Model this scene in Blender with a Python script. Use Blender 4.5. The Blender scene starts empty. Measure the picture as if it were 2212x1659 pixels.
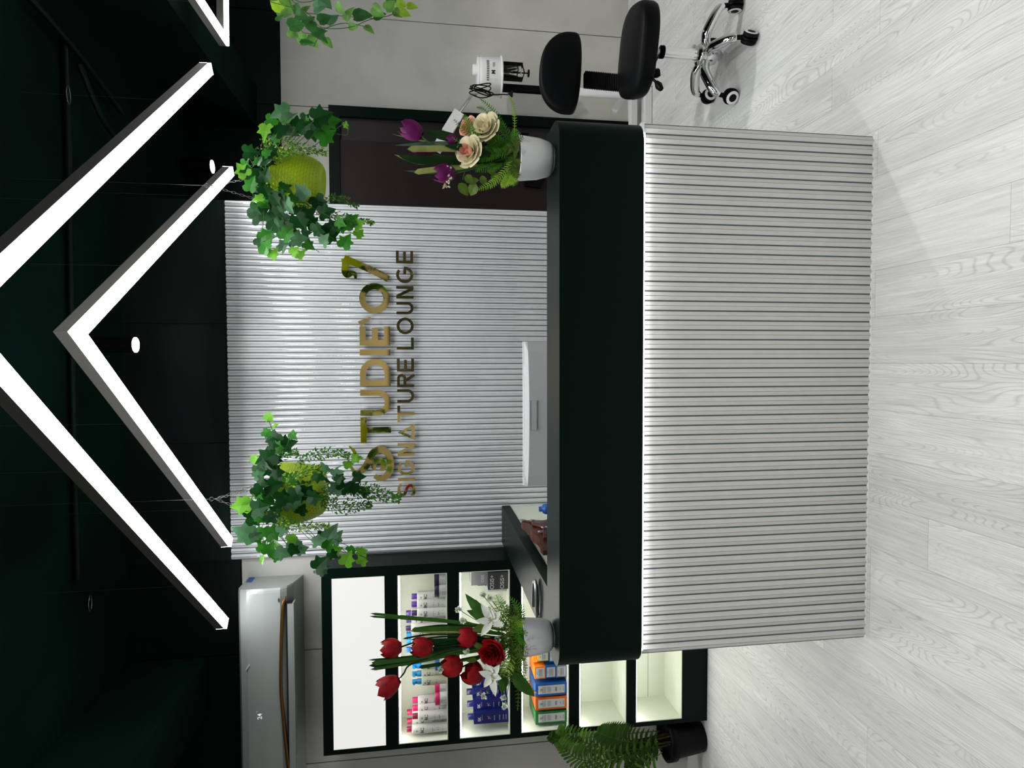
import bpy, math, random
from mathutils import Vector, Matrix, Euler
random.seed(7)
PI = math.pi
sc = bpy.context.scene
col = sc.collection

# ------------------------------------------------------------------ camera
CF = Vector((-0.03477694, 0.98875846, -0.14542102))
CR = Vector((0.99939146, 0.03401417, -0.00772918))
CU = Vector((0.00269592, 0.14560132, 0.98933967))
FPX, EYE = 1324.67, 1.5
cam_d = bpy.data.cameras.new('camera')
cam_d.sensor_fit = 'HORIZONTAL'; cam_d.sensor_width = 36; cam_d.lens = 36*FPX/2212
cam_d.clip_start = .05
cam = bpy.data.objects.new('camera', cam_d); col.objects.link(cam)
# the phone was held on its side: image right is world down
mx, my, mz = -CU, CR, -CF
cam.matrix_world = Matrix(((mx.x, my.x, mz.x, 0), (mx.y, my.y, mz.y, 0), (mx.z, my.z, mz.z, EYE), (0, 0, 0, 1)))
sc.camera = cam

# ------------------------------------------------------------------ light and exposure
sc.view_settings.view_transform = 'Standard'; sc.view_settings.look = 'None'
sc.view_settings.exposure = 0.0; sc.view_settings.gamma = 1.0; sc.view_settings.use_curve_mapping = False
sc.cycles.use_denoising = True
sc.cycles.max_bounces = 7; sc.cycles.diffuse_bounces = 4; sc.cycles.glossy_bounces = 4
sc.cycles.transmission_bounces = 6; sc.cycles.transparent_max_bounces = 8
sc.cycles.sample_clamp_indirect = 6; sc.cycles.caustics_reflective = False; sc.cycles.caustics_refractive = False
w = bpy.data.worlds.new('world'); sc.world = w; w.use_nodes = True
w.node_tree.nodes['Background'].inputs[0].default_value = (.75, .85, 1, 1)
w.node_tree.nodes['Background'].inputs[1].default_value = 0.05
TUBE_L, LED_L = 31.0, 12.0

# ------------------------------------------------------------------ helpers
def at(x, Y, D):
    """point seen at photo pixel (x, Y) standing D metres in front of the viewer"""
    r = CF + CR*((1659-Y)-829.5)/FPX - CU*(x-1106)/FPX
    return Vector((0, 0, EYE)) + r*(D/r.y)
def on(x, Y, z):
    r = CF + CR*((1659-Y)-829.5)/FPX - CU*(x-1106)/FPX
    return Vector((0, 0, EYE)) + r*((z-EYE)/r.z)

MATS = {}
def mat(name, c, rough=.5, metal=0., bump=0., bscale=60., emit=None, es=1., var=0., vscale=8., coat=0., spec=.5, trans=0., ior=1.45, alpha=1.):
    m = bpy.data.materials.new(name); m.use_nodes = True
    nt = m.node_tree; b = nt.nodes['Principled BSDF']
    b.inputs['Base Color'].default_value = (*c, 1); b.inputs['Roughness'].default_value = rough
    b.inputs['Metallic'].default_value = metal; b.inputs['Specular IOR Level'].default_value = spec
    b.inputs['IOR'].default_value = ior
    if coat: b.inputs['Coat Weight'].default_value = coat; b.inputs['Coat Roughness'].default_value = .15
    if trans: b.inputs['Transmission Weight'].default_value = trans
    if emit: b.inputs['Emission Color'].default_value = (*emit, 1); b.inputs['Emission Strength'].default_value = es
    tc = nt.nodes.new('ShaderNodeTexCoord')
    n = nt.nodes.new('ShaderNodeTexNoise'); n.inputs['Scale'].default_value = vscale; n.inputs['Detail'].default_value = 4
    nt.links.new(tc.outputs['Object'], n.inputs['Vector'])
    if var:
        cr = nt.nodes.new('ShaderNodeValToRGB')
        cr.color_ramp.elements[0].position = .3; cr.color_ramp.elements[1].position = .7
        cr.color_ramp.elements[0].color = (*[v*(1-var) for v in c], 1)
        cr.color_ramp.elements[1].color = (*[min(1, v*(1+var)) for v in c], 1)
        nt.links.new(n.outputs['Fac'], cr.inputs[0]); nt.links.new(cr.outputs[0], b.inputs['Base Color'])
    if bump:
        n2 = nt.nodes.new('ShaderNodeTexNoise'); n2.inputs['Scale'].default_value = bscale; n2.inputs['Detail'].default_value = 3
        nt.links.new(tc.outputs['Object'], n2.inputs['Vector'])
        bp = nt.nodes.new('ShaderNodeBump'); bp.inputs['Strength'].default_value = bump; bp.inputs['Distance'].default_value = .003
        nt.links.new(n2.outputs['Fac'], bp.inputs['Height']); nt.links.new(bp.outputs[0], b.inputs['Normal'])
    MATS[name] = m
    return m

def leafmat(name, c, rough=.42, var=.35, tr=.25):
    m = mat(name, c, rough, var=var, vscale=22, spec=.18)
    nt = m.node_tree; b = nt.nodes['Principled BSDF']; out = nt.nodes['Material Output']
    t = nt.nodes.new('ShaderNodeBsdfTranslucent'); t.inputs[0].default_value = (c[0]*1.3, c[1]*1.5, c[2], 1)
    mx = nt.nodes.new('ShaderNodeMixShader'); mx.inputs[0].default_value = tr
    nt.links.new(b.outputs[0], mx.inputs[1]); nt.links.new(t.outputs[0], mx.inputs[2]); nt.links.new(mx.outputs[0], out.inputs[0])
    return m

class MB:
    def __init__(s): s.v = []; s.f = []; s.m = []; s.s = []; s.mats = []
    def mi(s, m):
        if m not in s.mats: s.mats.append(m)
        return s.mats.index(m)
    def add(s, vs, fs, m, smooth=False):
        k = len(s.v); i = s.mi(m); s.v += [tuple(v) for v in vs]
        for f in fs: s.f.append([k+a for a in f]); s.m.append(i); s.s.append(smooth)
        return s
    def box(s, a, b, m, M=None):
        x0, y0, z0 = a; x1, y1, z1 = b
        vs = [Vector(p) for p in ((x0,y0,z0),(x1,y0,z0),(x1,y1,z0),(x0,y1,z0),(x0,y0,z1),(x1,y0,z1),(x1,y1,z1),(x0,y1,z1))]
        if M: vs = [M @ v for v in vs]
        return s.add(vs, [(0,3,2,1),(4,5,6,7),(0,1,5,4),(1,2,6,5),(2,3,7,6),(3,0,4,7)], m)
    def prism(s, poly, y0, y1, m, M=None, m_side=None, smooth=False):
        """poly in (x, z), extruded along y"""
        n = len(poly)
        vs = [Vector((p[0], y0, p[1])) for p in poly]+[Vector((p[0], y1, p[1])) for p in poly]
        if M: vs = [M @ v for v in vs]
        s.add(vs, [tuple(range(n)), tuple(range(2*n-1, n-1, -1))], m)
        s.add(vs, [(i, i+n, (i+1) % n+n, (i+1) % n) for i in range(n)], m_side or m, smooth)
        return s
    def lathe(s, prof, m, seg=32, M=None, smooth=True, cap=True, sx=1, sy=1):
        vs = []
        for r, z in prof:
            for k in range(seg):
                a = 2*PI*k/seg; vs.append(Vector((r*math.cos(a)*sx, r*math.sin(a)*sy, z)))
        if M: vs = [M @ v for v in vs]
        fs = [(i*seg+k, i*seg+(k+1) % seg, (i+1)*seg+(k+1) % seg, (i+1)*seg+k) for i in range(len(prof)-1) for k in range(seg)]
        s.add(vs, fs, m, smooth)
        if cap:
            s.add(vs[:seg], [tuple(range(seg-1, -1, -1))], m); s.add(vs[-seg:], [tuple(range(seg))], m)
        return s
    def tube(s, pts, r, m, seg=8, closed=False, rr=None):
        pts = [Vector(p) for p in pts]; n = len(pts); vs = []; up = Vector((0, 0, 1))
        prev = None
        for i, p in enumerate(pts):
            t = (pts[(i+1) % n] - pts[i-1]) if closed else (pts[min(i+1, n-1)] - pts[max(i-1, 0)])
            if t.length < 1e-9: t = Vector((0, 0, 1))
            t.normalize()
            if prev is None:
                a = up.cross(t)
                if a.length < 1e-3: a = Vector((1, 0, 0)).cross(t)
            else: a = prev - t*prev.dot(t)
            a.normalize(); b = t.cross(a); prev = a
            R_ = rr[i] if rr else r
            for k in range(seg):
                q = 2*PI*k/seg; vs.append(p + (a*math.cos(q)+b*math.sin(q))*R_)
        L = n if closed else n-1
        fs = [(i*seg+k, i*seg+(k+1) % seg, ((i+1) % n)*seg+(k+1) % seg, ((i+1) % n)*seg+k) for i in range(L) for k in range(seg)]
        s.add(vs, fs, m, True)
        if not closed: s.add(vs[:seg], [tuple(range(seg-1, -1, -1))], m); s.add(vs[-seg:], [tuple(range(seg))], m)
        return s
    def build(s, name, parent=None, origin=None):
        me = bpy.data.meshes.new(name); o0 = Vector(origin) if origin else Vector((0, 0, 0))
        me.from_pydata([tuple(Vector(v)-o0) for v in s.v], [], s.f)
        for m in s.mats: me.materials.append(m)
        me.polygons.foreach_set('material_index', s.m); me.polygons.foreach_set('use_smooth', s.s)
        me.update()
        o = bpy.data.objects.new(name, me); col.objects.link(o)
        if parent is not None:
            o.parent = parent; o.location = o0
        else: o.location = o0
        return o

def tag(o, label=None, cat=None, group=None, kind=None):
    if label: o['label'] = label
    if cat: o['category'] = cat
    if group: o['group'] = group
    if kind: o['kind'] = kind
    return o
def empty(name, loc, label, cat, group=None, rz=0):
    o = bpy.data.objects.new(name, None); col.objects.link(o); o.location = loc; o.rotation_euler = (0, 0, rz)
    o.empty_display_size = .05
    return tag(o, label, cat, group)
def copy_tree(o, parent=None, kids=None):
    c = o.copy(); col.objects.link(c); c.parent = parent
    for ch in list(kids(o) if kids else KIDS.get(o.name, [])): copy_tree(ch, c)
    return c
KIDS = {}
def kid(p, *c): KIDS.setdefault(p.name, []).extend(c)

def spline(pts, n=8):
    """smooth path through pts"""
    P = [Vector(p) for p in pts]; out = []
    for i in range(len(P)-1):
        a = P[max(i-1, 0)]; b = P[i]; c = P[i+1]; d = P[min(i+2, len(P)-1)]
        for k in range(n):
            t = k/n
            out.append(.5*((2*b)+(c-a)*t+(2*a-5*b+4*c-d)*t*t+(3*b-a-3*c+d)*t**3))
    out.append(P[-1]); return out

TXT = {}
def text_mesh(s, size, bold=0.):
    k = (s, size, bold)
    if k not in TXT:
        cu = bpy.data.curves.new('t', 'FONT'); cu.body = s; cu.size = size; cu.offset = bold; cu.resolution_u = 3
        ob = bpy.data.objects.new('t', cu); col.objects.link(ob)
        me = bpy.data.meshes.new_from_object(ob.evaluated_get(bpy.context.evaluated_depsgraph_get()))
        TXT[k] = ([v.co.copy() for v in me.vertices], [tuple(p.vertices) for p in me.polygons])
        bpy.data.objects.remove(ob); bpy.data.curves.remove(cu); bpy.data.meshes.remove(me)
    return TXT[k]
def put_text(mb, s, size, x, z, m, yf, bold=0., center=True, squeeze=1.):
    """write s on a surface facing the viewer; yf(x, z) gives the surface depth"""
    vs, fs = text_mesh(s, size, bold)
    if not vs: return
    w0 = min(v.x for v in vs); w1 = max(v.x for v in vs); off = -(w0+w1)/2 if center else 0
    vv = []
    for v in vs:
        px = x+(v.x+off)*squeeze; pz = z+v.y
        vv.append((px, yf(px, pz), pz))
    mb.add(vv, fs, m)

# ------------------------------------------------------------------ materials
wall_m = mat('grey wall panel', (.53, .525, .485), .6, var=.10, vscale=3.0, bump=.15, bscale=40)
seam_m = mat('black panel seam', (.004, .004, .004), .8)
green_m = mat('dark green paint', (.0016, .0058, .0048), .55, bump=.25, bscale=9, var=.25, vscale=3, spec=.15)
greenfr_m = mat('dark green laminate', (.0016, .0068, .0050), .35, bump=.05, bscale=30, spec=.10)
greentop_m = greenfr_m
ceil_m = mat('dark green ceiling', (.0012, .0085, .0062), .8, bump=.5, bscale=5, var=.45, vscale=1.8, spec=.04)
flute_m = mat('white fluted board', (.66, .67, .66), .32, bump=.03, bscale=200, var=.03, vscale=30, coat=.25)
flutew_m = mat('pearl fluted board', (.62, .64, .66), .28, bump=.03, bscale=200, var=.04, vscale=30, coat=.25)
gold_line = mat('gilded arris', (.42, .34, .19), .35, metal=1)
silver_line = mat('mirror arris', (.80, .78, .70), .10, metal=1)
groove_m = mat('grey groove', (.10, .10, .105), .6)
white_m = mat('white paint', (.78, .79, .79), .4)
whitel_m = mat('white laminate', (.76, .79, .68), .45, var=.03)
black_m = mat('black plastic', (.0025, .0025, .003), .4, spec=.1)
rubber_m = mat('black rubber', (.004, .004, .004), .6, spec=.15)
leather_m = mat('black leatherette', (.003, .0035, .0042), .46, spec=.10, bump=.25, bscale=180)
chrome_m = mat('chrome', (.82, .83, .84), .08, metal=1)
steel_m = mat('brushed steel', (.45, .46, .47), .3, metal=1)
wire_m = mat('dark wire', (.10, .10, .10), .4, metal=.8)
goldm = mat('polished gold', (.84, .60, .22), .05, metal=1)
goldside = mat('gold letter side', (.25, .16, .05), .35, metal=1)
alu_m = mat('lamp aluminium side', (.10, .095, .085), .6)
tube_m = mat('lamp diffuser', (1, 1, 1), .5, emit=(.97, .99, 1), es=TUBE_L)
led_m = mat('led strip', (1, 1, 1), .5, emit=(1, .99, .96), es=LED_L)
ledn_m = mat('niche led strip', (1, 1, 1), .5, emit=(1, .995, .93), es=33)
lightbox_m = mat('light panel', (.15, .15, .15), .5, emit=(1, .99, .955), es=.79)
spot_m = mat('spot lens', (1, 1, 1), .5, emit=(1, .97, .94), es=14)
door_m = mat('dark brown door', (.017, .0100, .0098), .45, spec=.25, var=.12, vscale=5)
doord_m = mat('deep brown door edge', (.010, .006, .006), .45)
pot_m = mat('white glazed pot', (.62, .64, .64), .3, bump=.02, bscale=300)
potg_m = mat('grey white pot', (.50, .52, .53), .35, bump=.02, bscale=300, var=.08, vscale=14)
lime_m = mat('lime basket plastic', (.33, .48, .006), .38)
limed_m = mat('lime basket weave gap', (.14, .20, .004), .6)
soil_m = mat('dark moss', (.012, .014, .006), .9)
ivyA = leafmat('ivy dark', (.007, .050, .010)); ivyB = leafmat('ivy mid', (.028, .16, .014))
ivyC = leafmat('ivy light', (.13, .34, .03)); ivyD = leafmat('ivy grey green', (.07, .17, .085))
sprigA = leafmat('sprig green', (.05, .16, .02)); sprigB = leafmat('sprig lime', (.25, .40, .03))
pothA = leafmat('pothos green', (.035, .12, .035), var=.6); pothB = leafmat('pothos variegated', (.12, .26, .06), var=.8)
stem_m = leafmat('stem green', (.06, .13, .03)); stemd_m = leafmat('dark stem', (.012, .022, .008))
fernA = leafmat('fern green', (.07, .22, .02)); fernB = leafmat('fern light', (.24, .40, .04)); fernC = leafmat('fern olive', (.08, .13, .02))
blade_m = leafmat('dark blade leaf', (.010, .035, .010)); bladeg_m = leafmat('green blade leaf', (.03, .09, .015)); bladey_m = leafmat('straw edged leaf', (.28, .30, .10)); bladeb = leafmat('blue green leaf', (.06, .10, .085))
purple_m = mat('purple petal', (.105, .004, .072), .55, var=.45, vscale=40, spec=.2); red_m = mat('red petal', (.23, .003, .006), .5, var=.4, vscale=40, spec=.2)
cream_m = mat('cream petal', (.80, .74, .50), .5, var=.12, vscale=30); peach_m = mat('peach petal', (.80, .42, .32), .5, var=.15, vscale=30)
lily_m = mat('white petal', (.72, .76, .68), .5, var=.1, vscale=30); bud_m = mat('pale bud', (.45, .52, .36), .6, var=.2, vscale=60)
palmA = leafmat('palm green', (.030, .075, .010)); palmB = leafmat('palm light', (.065, .15, .018)); palmstem = mat('palm cane', (.06, .05, .015), .6, var=.5, vscale=30)
acw_m = mat('air conditioner white', (.34, .365, .35), .25, coat=.3); acg_m = mat('air conditioner grey', (.30, .32, .31), .35)
acgold = mat('bronze trim', (.16, .075, .015), .25, metal=.6); slot_m = mat('dark slot', (.01, .01, .01), .7)
disp_m = mat('display digits', (.8, .9, 1), .5, emit=(.85, .93, 1), es=.5)
blue_sticker = mat('blue sticker', (.03, .09, .33), .5)
mon_m = mat('monitor silver back', (.52, .54, .55), .38); monw_m = mat('monitor bright rim', (.82, .84, .86), .3)
bag_m = mat('brown glossy leather', (.060, .014, .006), .3, bump=.5, bscale=25, var=.5, vscale=18, spec=.3)
glass_m = mat('clear glass', (.9, .92, .92), .03, trans=1., ior=1.45)
ink = mat('black print', (.02, .02, .022), .6); inkg = mat('grey print', (.16, .17, .18), .6)
label_m = mat('white label', (.62, .63, .62), .5); bottle_w = mat('white bottle', (.60, .60, .57), .35)

# ------------------------------------------------------------------ room shell
HC, HT = 2.95, 2.425      # ceiling, top of the grey wall boards
WL, WR, YS = 3.283, 4.365, 3.245   # depth of left wall, right wall, crest of the fluted wall
XL, XRT = -3.3, 3.6
def plank_floor():
    m = bpy.data.materials.new('pale grey wood planks'); m.use_nodes = True; nt = m.node_tree; N = nt.nodes; L = nt.links
    b = N['Principled BSDF']; tc = N.new('ShaderNodeTexCoord'); sp = N.new('ShaderNodeSeparateXYZ'); L.new(tc.outputs['Object'], sp.inputs[0])
    def M(op, a, c=None, v2=None):
        n = N.new('ShaderNodeMath'); n.operation = op
        for i, q in enumerate((a, c)):
            if q is None: continue
            if isinstance(q, (int, float)): n.inputs[i].default_value = q
            else: L.new(q, n.inputs[i])
        return n.outputs[0]
    W_, LEN = .155, 1.18
    rx = M('DIVIDE', M('ADD', sp.outputs[0], .161+W_*40), W_)
    row = M('FLOOR', rx); fx = M('FRACT', rx)
    wn = N.new('ShaderNodeTexWhiteNoise'); wn.noise_dimensions = '1D'; L.new(row, wn.inputs['W'])
    ry = M('ADD', M('DIVIDE', sp.outputs[1], LEN), M('MULTIPLY', M('ROUND', M('MULTIPLY', wn.outputs['Value'], 5.)), .2))
    ry = M('ADD', ry, 20-.175)
    pl = M('FLOOR', ry); fy = M('FRACT', ry)
    wn2 = N.new('ShaderNodeTexWhiteNoise'); wn2.noise_dimensions = '2D'
    cb = N.new('ShaderNodeCombineXYZ'); L.new(row, cb.inputs[0]); L.new(pl, cb.inputs[1]); L.new(cb.outputs[0], wn2.inputs['Vector'])
    idv = wn2.outputs['Value']
    def stretched(sx, sy, det, rough=.5, dist=0.):
        c = N.new('ShaderNodeCombineXYZ'); L.new(M('MULTIPLY', sp.outputs[0], sx), c.inputs[0]); L.new(M('MULTIPLY', sp.outputs[1], sy), c.inputs[1])
        L.new(M('MULTIPLY', idv, 37.), c.inputs[2])
        n = N.new('ShaderNodeTexNoise'); n.inputs['Scale'].default_value = 1; n.inputs['Detail'].default_value = det
        n.inputs['Roughness'].default_value = rough; n.inputs['Distortion'].default_value = dist
        L.new(c.outputs[0], n.inputs['Vector']); return n.outputs['Fac']
    smooth_ = stretched(9., 1.15, 1.2, .45, .25)
    rings = M('PINGPONG', M('MULTIPLY', smooth_, 48.), .5)
    def ramp(v, p0, c0, p1, c1):
        r = N.new('ShaderNodeMapRange'); L.new(v, r.inputs[0]); r.inputs[1].default_value = p0; r.inputs[2].default_value = p1
        r.inputs[3].default_value = c0; r.inputs[4].default_value = c1; return r.outputs[0]
    ringd = ramp(rings, 0, .78, .20, 1.01)
    mask = ramp(stretched(5., 1.6, 2), .36, .15, .56, 1.)
    ringd = M('ADD', M('MULTIPLY', M('SUBTRACT', ringd, 1), mask), 1)
    fine = ramp(stretched(170., 5., 5, .7), .32, .80, .70, 1.07)
    broad = ramp(stretched(14., 2.2, 4), .3, .90, .7, 1.05)
    tone = ramp(idv, 0, .94, 1, 1.04)
    ex = M('MINIMUM', fx, M('SUBTRACT', 1., fx)); ey = M('MINIMUM', fy, M('SUBTRACT', 1., fy))
    edge = M('MINIMUM', ramp(ex, .0015, .55, .007, 1), ramp(ey, .0002, .60, .0010, 1))
    v = M('MULTIPLY', M('MULTIPLY', M('MULTIPLY', ringd, fine), M('MULTIPLY', broad, tone)), edge)
    v = M('MULTIPLY', v, .76)
    cc = N.new('ShaderNodeCombineColor'); L.new(M('MULTIPLY', v, .985), cc.inputs[0]); L.new(v, cc.inputs[1]); L.new(M('MULTIPLY', v, .985), cc.inputs[2])
    L.new(cc.outputs[0], b.inputs['Base Color']); b.inputs['Roughness'].default_value = .42
    bp = N.new('ShaderNodeBump'); bp.inputs['Strength'].default_value = .12; bp.inputs['Distance'].default_value = .001
    L.new(fine, bp.inputs['Height']); L.new(bp.outputs[0], b.inputs['Normal'])
    return m
floor_m = plank_floor()
def struct(name, mb): return tag(mb.build(name), kind='structure')
struct('floor', MB().box((XL, -2.6, -.08), (XRT, WR+.15, 0), floor_m))
struct('ceiling', MB().box((XL, -2.6, HC), (XRT, WR+.15, HC+.08), ceil_m))
# a wall made of boards with narrow dark gaps; boards are grey up to HT and dark green above
def board_wall(name, xs, y, z_dark_seams=True):
    mb = MB(); g = .003
    mb.box((xs[0], y+.012, 0), (xs[-1], y+.10, HC), seam_m)
    for a, b in zip(xs[:-1], xs[1:]):
        mb.box((a+g, y, 0), (b-g, y+.014, HT-.004), wall_m)
        mb.box((a+g, y, HT+.004), (b-g, y+.014, HC), green_m)
    return struct(name, mb)
board_wall('wall_left_back', [XL, -2.72, -2.11, -1.50, -1.002], WL)
board_wall('wall_right_back', [.80, 1.735, 2.353, 2.97, XRT], WR)
# the recess side, from the fluted wall back to the door wall
struct('wall_recess', MB().box((.745, WL, 0), (.812, WR, HT), wall_m).box((.745, WL, HT), (.812, WR, HC), green_m))
mb = MB().box((XL-.1, -2.6, 0), (XL, WR+.15, HC), wall_m); struct('wall_left', mb)
mb = MB().box((XRT, -2.6, 0), (XRT+.1, WR+.15, HC), wall_m); struct('wall_right', mb)
# unseen wall behind the viewer; pale sides and dark glazing shaped for gold letter reflections
mb = MB().box((XL, -2.6, 0), (-.72, -2.5, HC), white_m).box((1.95, -2.6, 0), (XRT, -2.5, HC), white_m).box((-.72, -2.6, 1.97), (1.95, -2.5, HC), white_m)
struct('wall_front', mb)
wf = MB()
for x in (-.72, .14, 1.0, 1.91): wf.box((x, -2.58, 0), (x+.04, -2.52, 1.97), black_m)
wf.box((-.72, -2.58, 0), (1.95, -2.52, .05), black_m).box((-.72, -2.58, 1.93), (1.95, -2.52, 1.97), black_m)
wo = struct('added_window_1', wf)
MB().box((-.68, -2.555, .05), (1.91, -2.549, 1.93), glass_m).build('added_window_glass', wo)

# fluted wall behind the desk: zigzag flutes with a worn arris and a dark groove
def fluted(x0, x1, n, y, depth, z0, z1, m, crest, groove, wc=.0012, wg=.0035, back=.02):
    p = (x1-x0)/n; mb = MB(); xs = []
    for i in range(n):
        a = x0+i*p
        # groove half, slope, crest, slope, groove half
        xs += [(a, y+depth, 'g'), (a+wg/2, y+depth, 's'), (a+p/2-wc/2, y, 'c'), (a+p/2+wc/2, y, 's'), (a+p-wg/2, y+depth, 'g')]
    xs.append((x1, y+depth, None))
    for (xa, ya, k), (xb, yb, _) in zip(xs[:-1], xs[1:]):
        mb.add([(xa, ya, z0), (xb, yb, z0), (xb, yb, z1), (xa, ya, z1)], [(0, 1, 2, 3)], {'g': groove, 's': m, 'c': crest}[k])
        mb.add([(xa, ya, z0), (xb, yb, z0), (xb, y+back, z0), (xa, y+back, z0)], [(3, 2, 1, 0)], m)
        mb.add([(xa, ya, z1), (xb, yb, z1), (xb, y+back, z1), (xa, y+back, z1)], [(0, 1, 2, 3)], m)
    mb.add([(x0, y+depth, z0), (x0, y+back, z0), (x0, y+back, z1), (x0, y+depth, z1)], [(3, 2, 1, 0)], m)
    mb.add([(x1, y+depth, z0), (x1, y+back, z0), (x1, y+back, z1), (x1, y+depth, z1)], [(0, 1, 2, 3)], m)
    mb.add([(x0, y+back, z0), (x1, y+back, z0), (x1, y+back, z1), (x0, y+back, z1)], [(3, 2, 1, 0)], m)
    return mb
mb = fluted(-.996, .812, 62, YS, .0095, 0, 2.462, flutew_m, silver_line, groove_m, wc=.0015, wg=.0050, back=.018)
struct('wall_fluted', mb)
# backing wall and dark green boards over the flutes
mb = MB().box((-.998, WL-.018, 0), (.812, WL+.10, 2.462), seam_m)
g = .003
for a, b in ((-.998, -.398), (-.398, .198), (.198, .812)): mb.box((a+g, YS+.004, 2.466), (b-g, WL+.1, HC), green_m)
mb.box((-.998, YS+.012, 2.462), (.812, WL+.1, HC), seam_m)
struct('wall_center', mb)
# two dark beams running away under the ceiling
struct('beam_left', MB().box((-1.77, -2.5, 2.59), (-1.50, WL-.002, HC-.002), ceil_m))
struct('beam_right', MB().box((1.57, -2.5, 2.575), (1.85, WR-.002, HC-.002), ceil_m))

# ------------------------------------------------------------------ door in the recess
dr = empty('door_1', (1.20, WR, 0), None, None); dr['kind'] = 'structure'
def P(mb, name, par): 
    o = mb.build(name, None); o.parent = par; o.location = o.location-par.location; return o
P(MB().box((1.668, WR-.045, 0), (1.737, WR-.001, 2.036), greenfr_m).box((.815, WR-.045, 2.036), (1.737, WR-.001, 2.108), greenfr_m), 'door_frame', dr)
P(MB().box((1.505, WR-.012, .01), (1.667, WR-.002, 2.034), doord_m), 'fixed_leaf', dr)
P(MB().box((.815, WR-.034, .01), (1.512, WR-.0125, 2.034), door_m), 'door_leaf', dr)
P(MB().prism([(1.235, .655), (1.28, .63), (1.30, .63), (1.335, .655), (1.325, .77), (1.245, .77)], WR-.06, WR-.034, black_m), 'door_pull', dr)
P(MB().box((1.60, WR-.03, .74), (1.625, WR-.012, .79), black_m), 'latch', dr)

# ------------------------------------------------------------------ chevron lamps
def chevron(name, pts, z, w, h, label, group):
    """V shaped profile lamp: glowing underside, aluminium sides, wires up to the ceiling"""
    A, B, C_ = [Vector((p[0], p[1])) for p in pts]     # end, tip, end
    d1 = (B-A).normalized(); d2 = (C_-B).normalized()
    n1 = Vector((-d1.y, d1.x)); n2 = Vector((-d2.y, d2.x)); nb = (n1+n2).normalized(); k = 1/max(.2, nb.dot(n1))
    root = empty(name, (B.x, B.y, z), label, 'ceiling lamp', group)
    def arm(off0, off1, z0, z1, m, ends=None):
        mb = MB()
        for (p, q, np_, nq) in ((A, B, n1, nb*k), (B, C_, nb*k, n2)):
            v = [p+np_*off0, q+nq*off0, q+nq*off1, p+np_*off1]
            vs = [(a.x, a.y, z0) for a in v]+[(a.x, a.y, z1) for a in v]
            mb.add(vs, [(0, 1, 2, 3), (7, 6, 5, 4), (0, 4, 5, 1), (3, 2, 6, 7), (0, 3, 7, 4), (1, 5, 6, 2)], m)
        return mb
    P(arm(-w/2, w/2, z+.012, z+h, alu_m), 'housing', root)
    P(arm(-w/2+.0015, w/2-.0015, z, z+.0118, tube_m), 'diffuser', root)
    for p, d, n in ((A, -d1, n1), (C_, d2, n2)):
        q = p+d*.0015
        vs = [(p+n*(-w/2)), (p+n*(w/2)), (q+n*(w/2)), (q+n*(-w/2))]
        ec = MB(); ec.add([(a.x, a.y, z) for a in vs]+[(a.x, a.y, z+h) for a in vs], [(0,1,2,3),(7,6,5,4),(0,4,5,1),(1,5,6,2),(2,6,7,3),(3,7,4,0)], tube_m)
        P(ec, 'end_cap', root)
    for p, q, t in ((A, B, .25), (A, B, .72), (B, C_, .3), (B, C_, .75)):
        a = p.lerp(q, t); P(MB().tube([(a.x, a.y, z+h), (a.x, a.y, HC)], .0005, wire_m, 5), 'suspension_wire', root)
    return root
G_L = 'V shaped strip lamps under the ceiling'
chevron('chevron_lamp', [(.934, 3.184), (.082, 1.79), (-.850, 3.055)], 2.4, .044, .046, 'inner, smaller white V shaped strip lamp, nested nearer the fluted wall', G_L)
chevron('chevron_lamp', [(1.292, 2.90), (.094, 1.348), (-1.205, 2.968)], 2.4, .047, .048, 'outer, larger white V shaped strip lamp with its tip out of frame', G_L)
chevron('chevron_lamp', [(1.49, 1.95), (1.535, 3.135), (2.70, 3.18)], 2.4, .040, .044, 'white V shaped strip lamp over the stool, only its sharp corner in view', G_L)
# extra V lamp added behind the viewer to light the near floor
chevron('chevron_lamp', [(1.25, -.15), (.05, -1.65), (-1.2, -.1)], 2.4, .052, .062, 'added white V shaped strip lamp behind the viewer, unseen', G_L)
spots_ = (('spotlight', at(292, 745, 3.0), .072, 'black cylinder ceiling spotlight inside the inner V lamp, before the fluted wall', 9),
                      ('spotlight', at(458, 360, 4.07), .082, 'black cylinder ceiling spotlight in the recess before the door wall', 14),
                      # extra spotlights added outside the picture to brighten floor and walls
                      ('spotlight', Vector((-2.40, 2.15, 2.80)), .08, 'added black cylinder spotlight left of the left beam, out of frame', 44),
                      ('spotlight', Vector((2.35, 2.75, 2.80)), .08, 'added black cylinder spotlight right of the right beam, out of frame', 85),
                      ('spotlight', Vector((-1.1, .75, 2.80)), .08, 'added black cylinder spotlight above the viewer, left one, unseen', 78),
                      ('spotlight', Vector((1.1, .75, 2.80)), .08, 'added black cylinder spotlight above the viewer, right one, unseen', 78))
for nm, p, d, lab, e in spots_:
    z = p.z; L_ = HC-z
    root = empty(nm, p, lab, 'spotlight', 'black cylinder spotlights')
    P(MB().lathe([(d/2, z), (d/2, HC)], black_m, 28, Matrix.Translation((p.x, p.y, 0)), cap=True), 'housing', root)
    P(MB().lathe([(d/2*.96, z-.004), (d/2*.96, z-.0006)], spot_m, 28, Matrix.Translation((p.x, p.y, 0))), 'lens', root)
    l = bpy.data.lights.new('spot_beam', 'SPOT'); l.energy = e; l.spot_size = math.radians(75 if e < 30 else 78 if p.x < -2 else 105); l.spot_blend = .6; l.shadow_soft_size = .03; l.color = (1, .97, .93)
    lo = bpy.data.objects.new('spot_beam', l); col.objects.link(lo); lo.location = (p.x, p.y, z-.02); lo.rotation_euler = (0, 0, 0)

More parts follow.
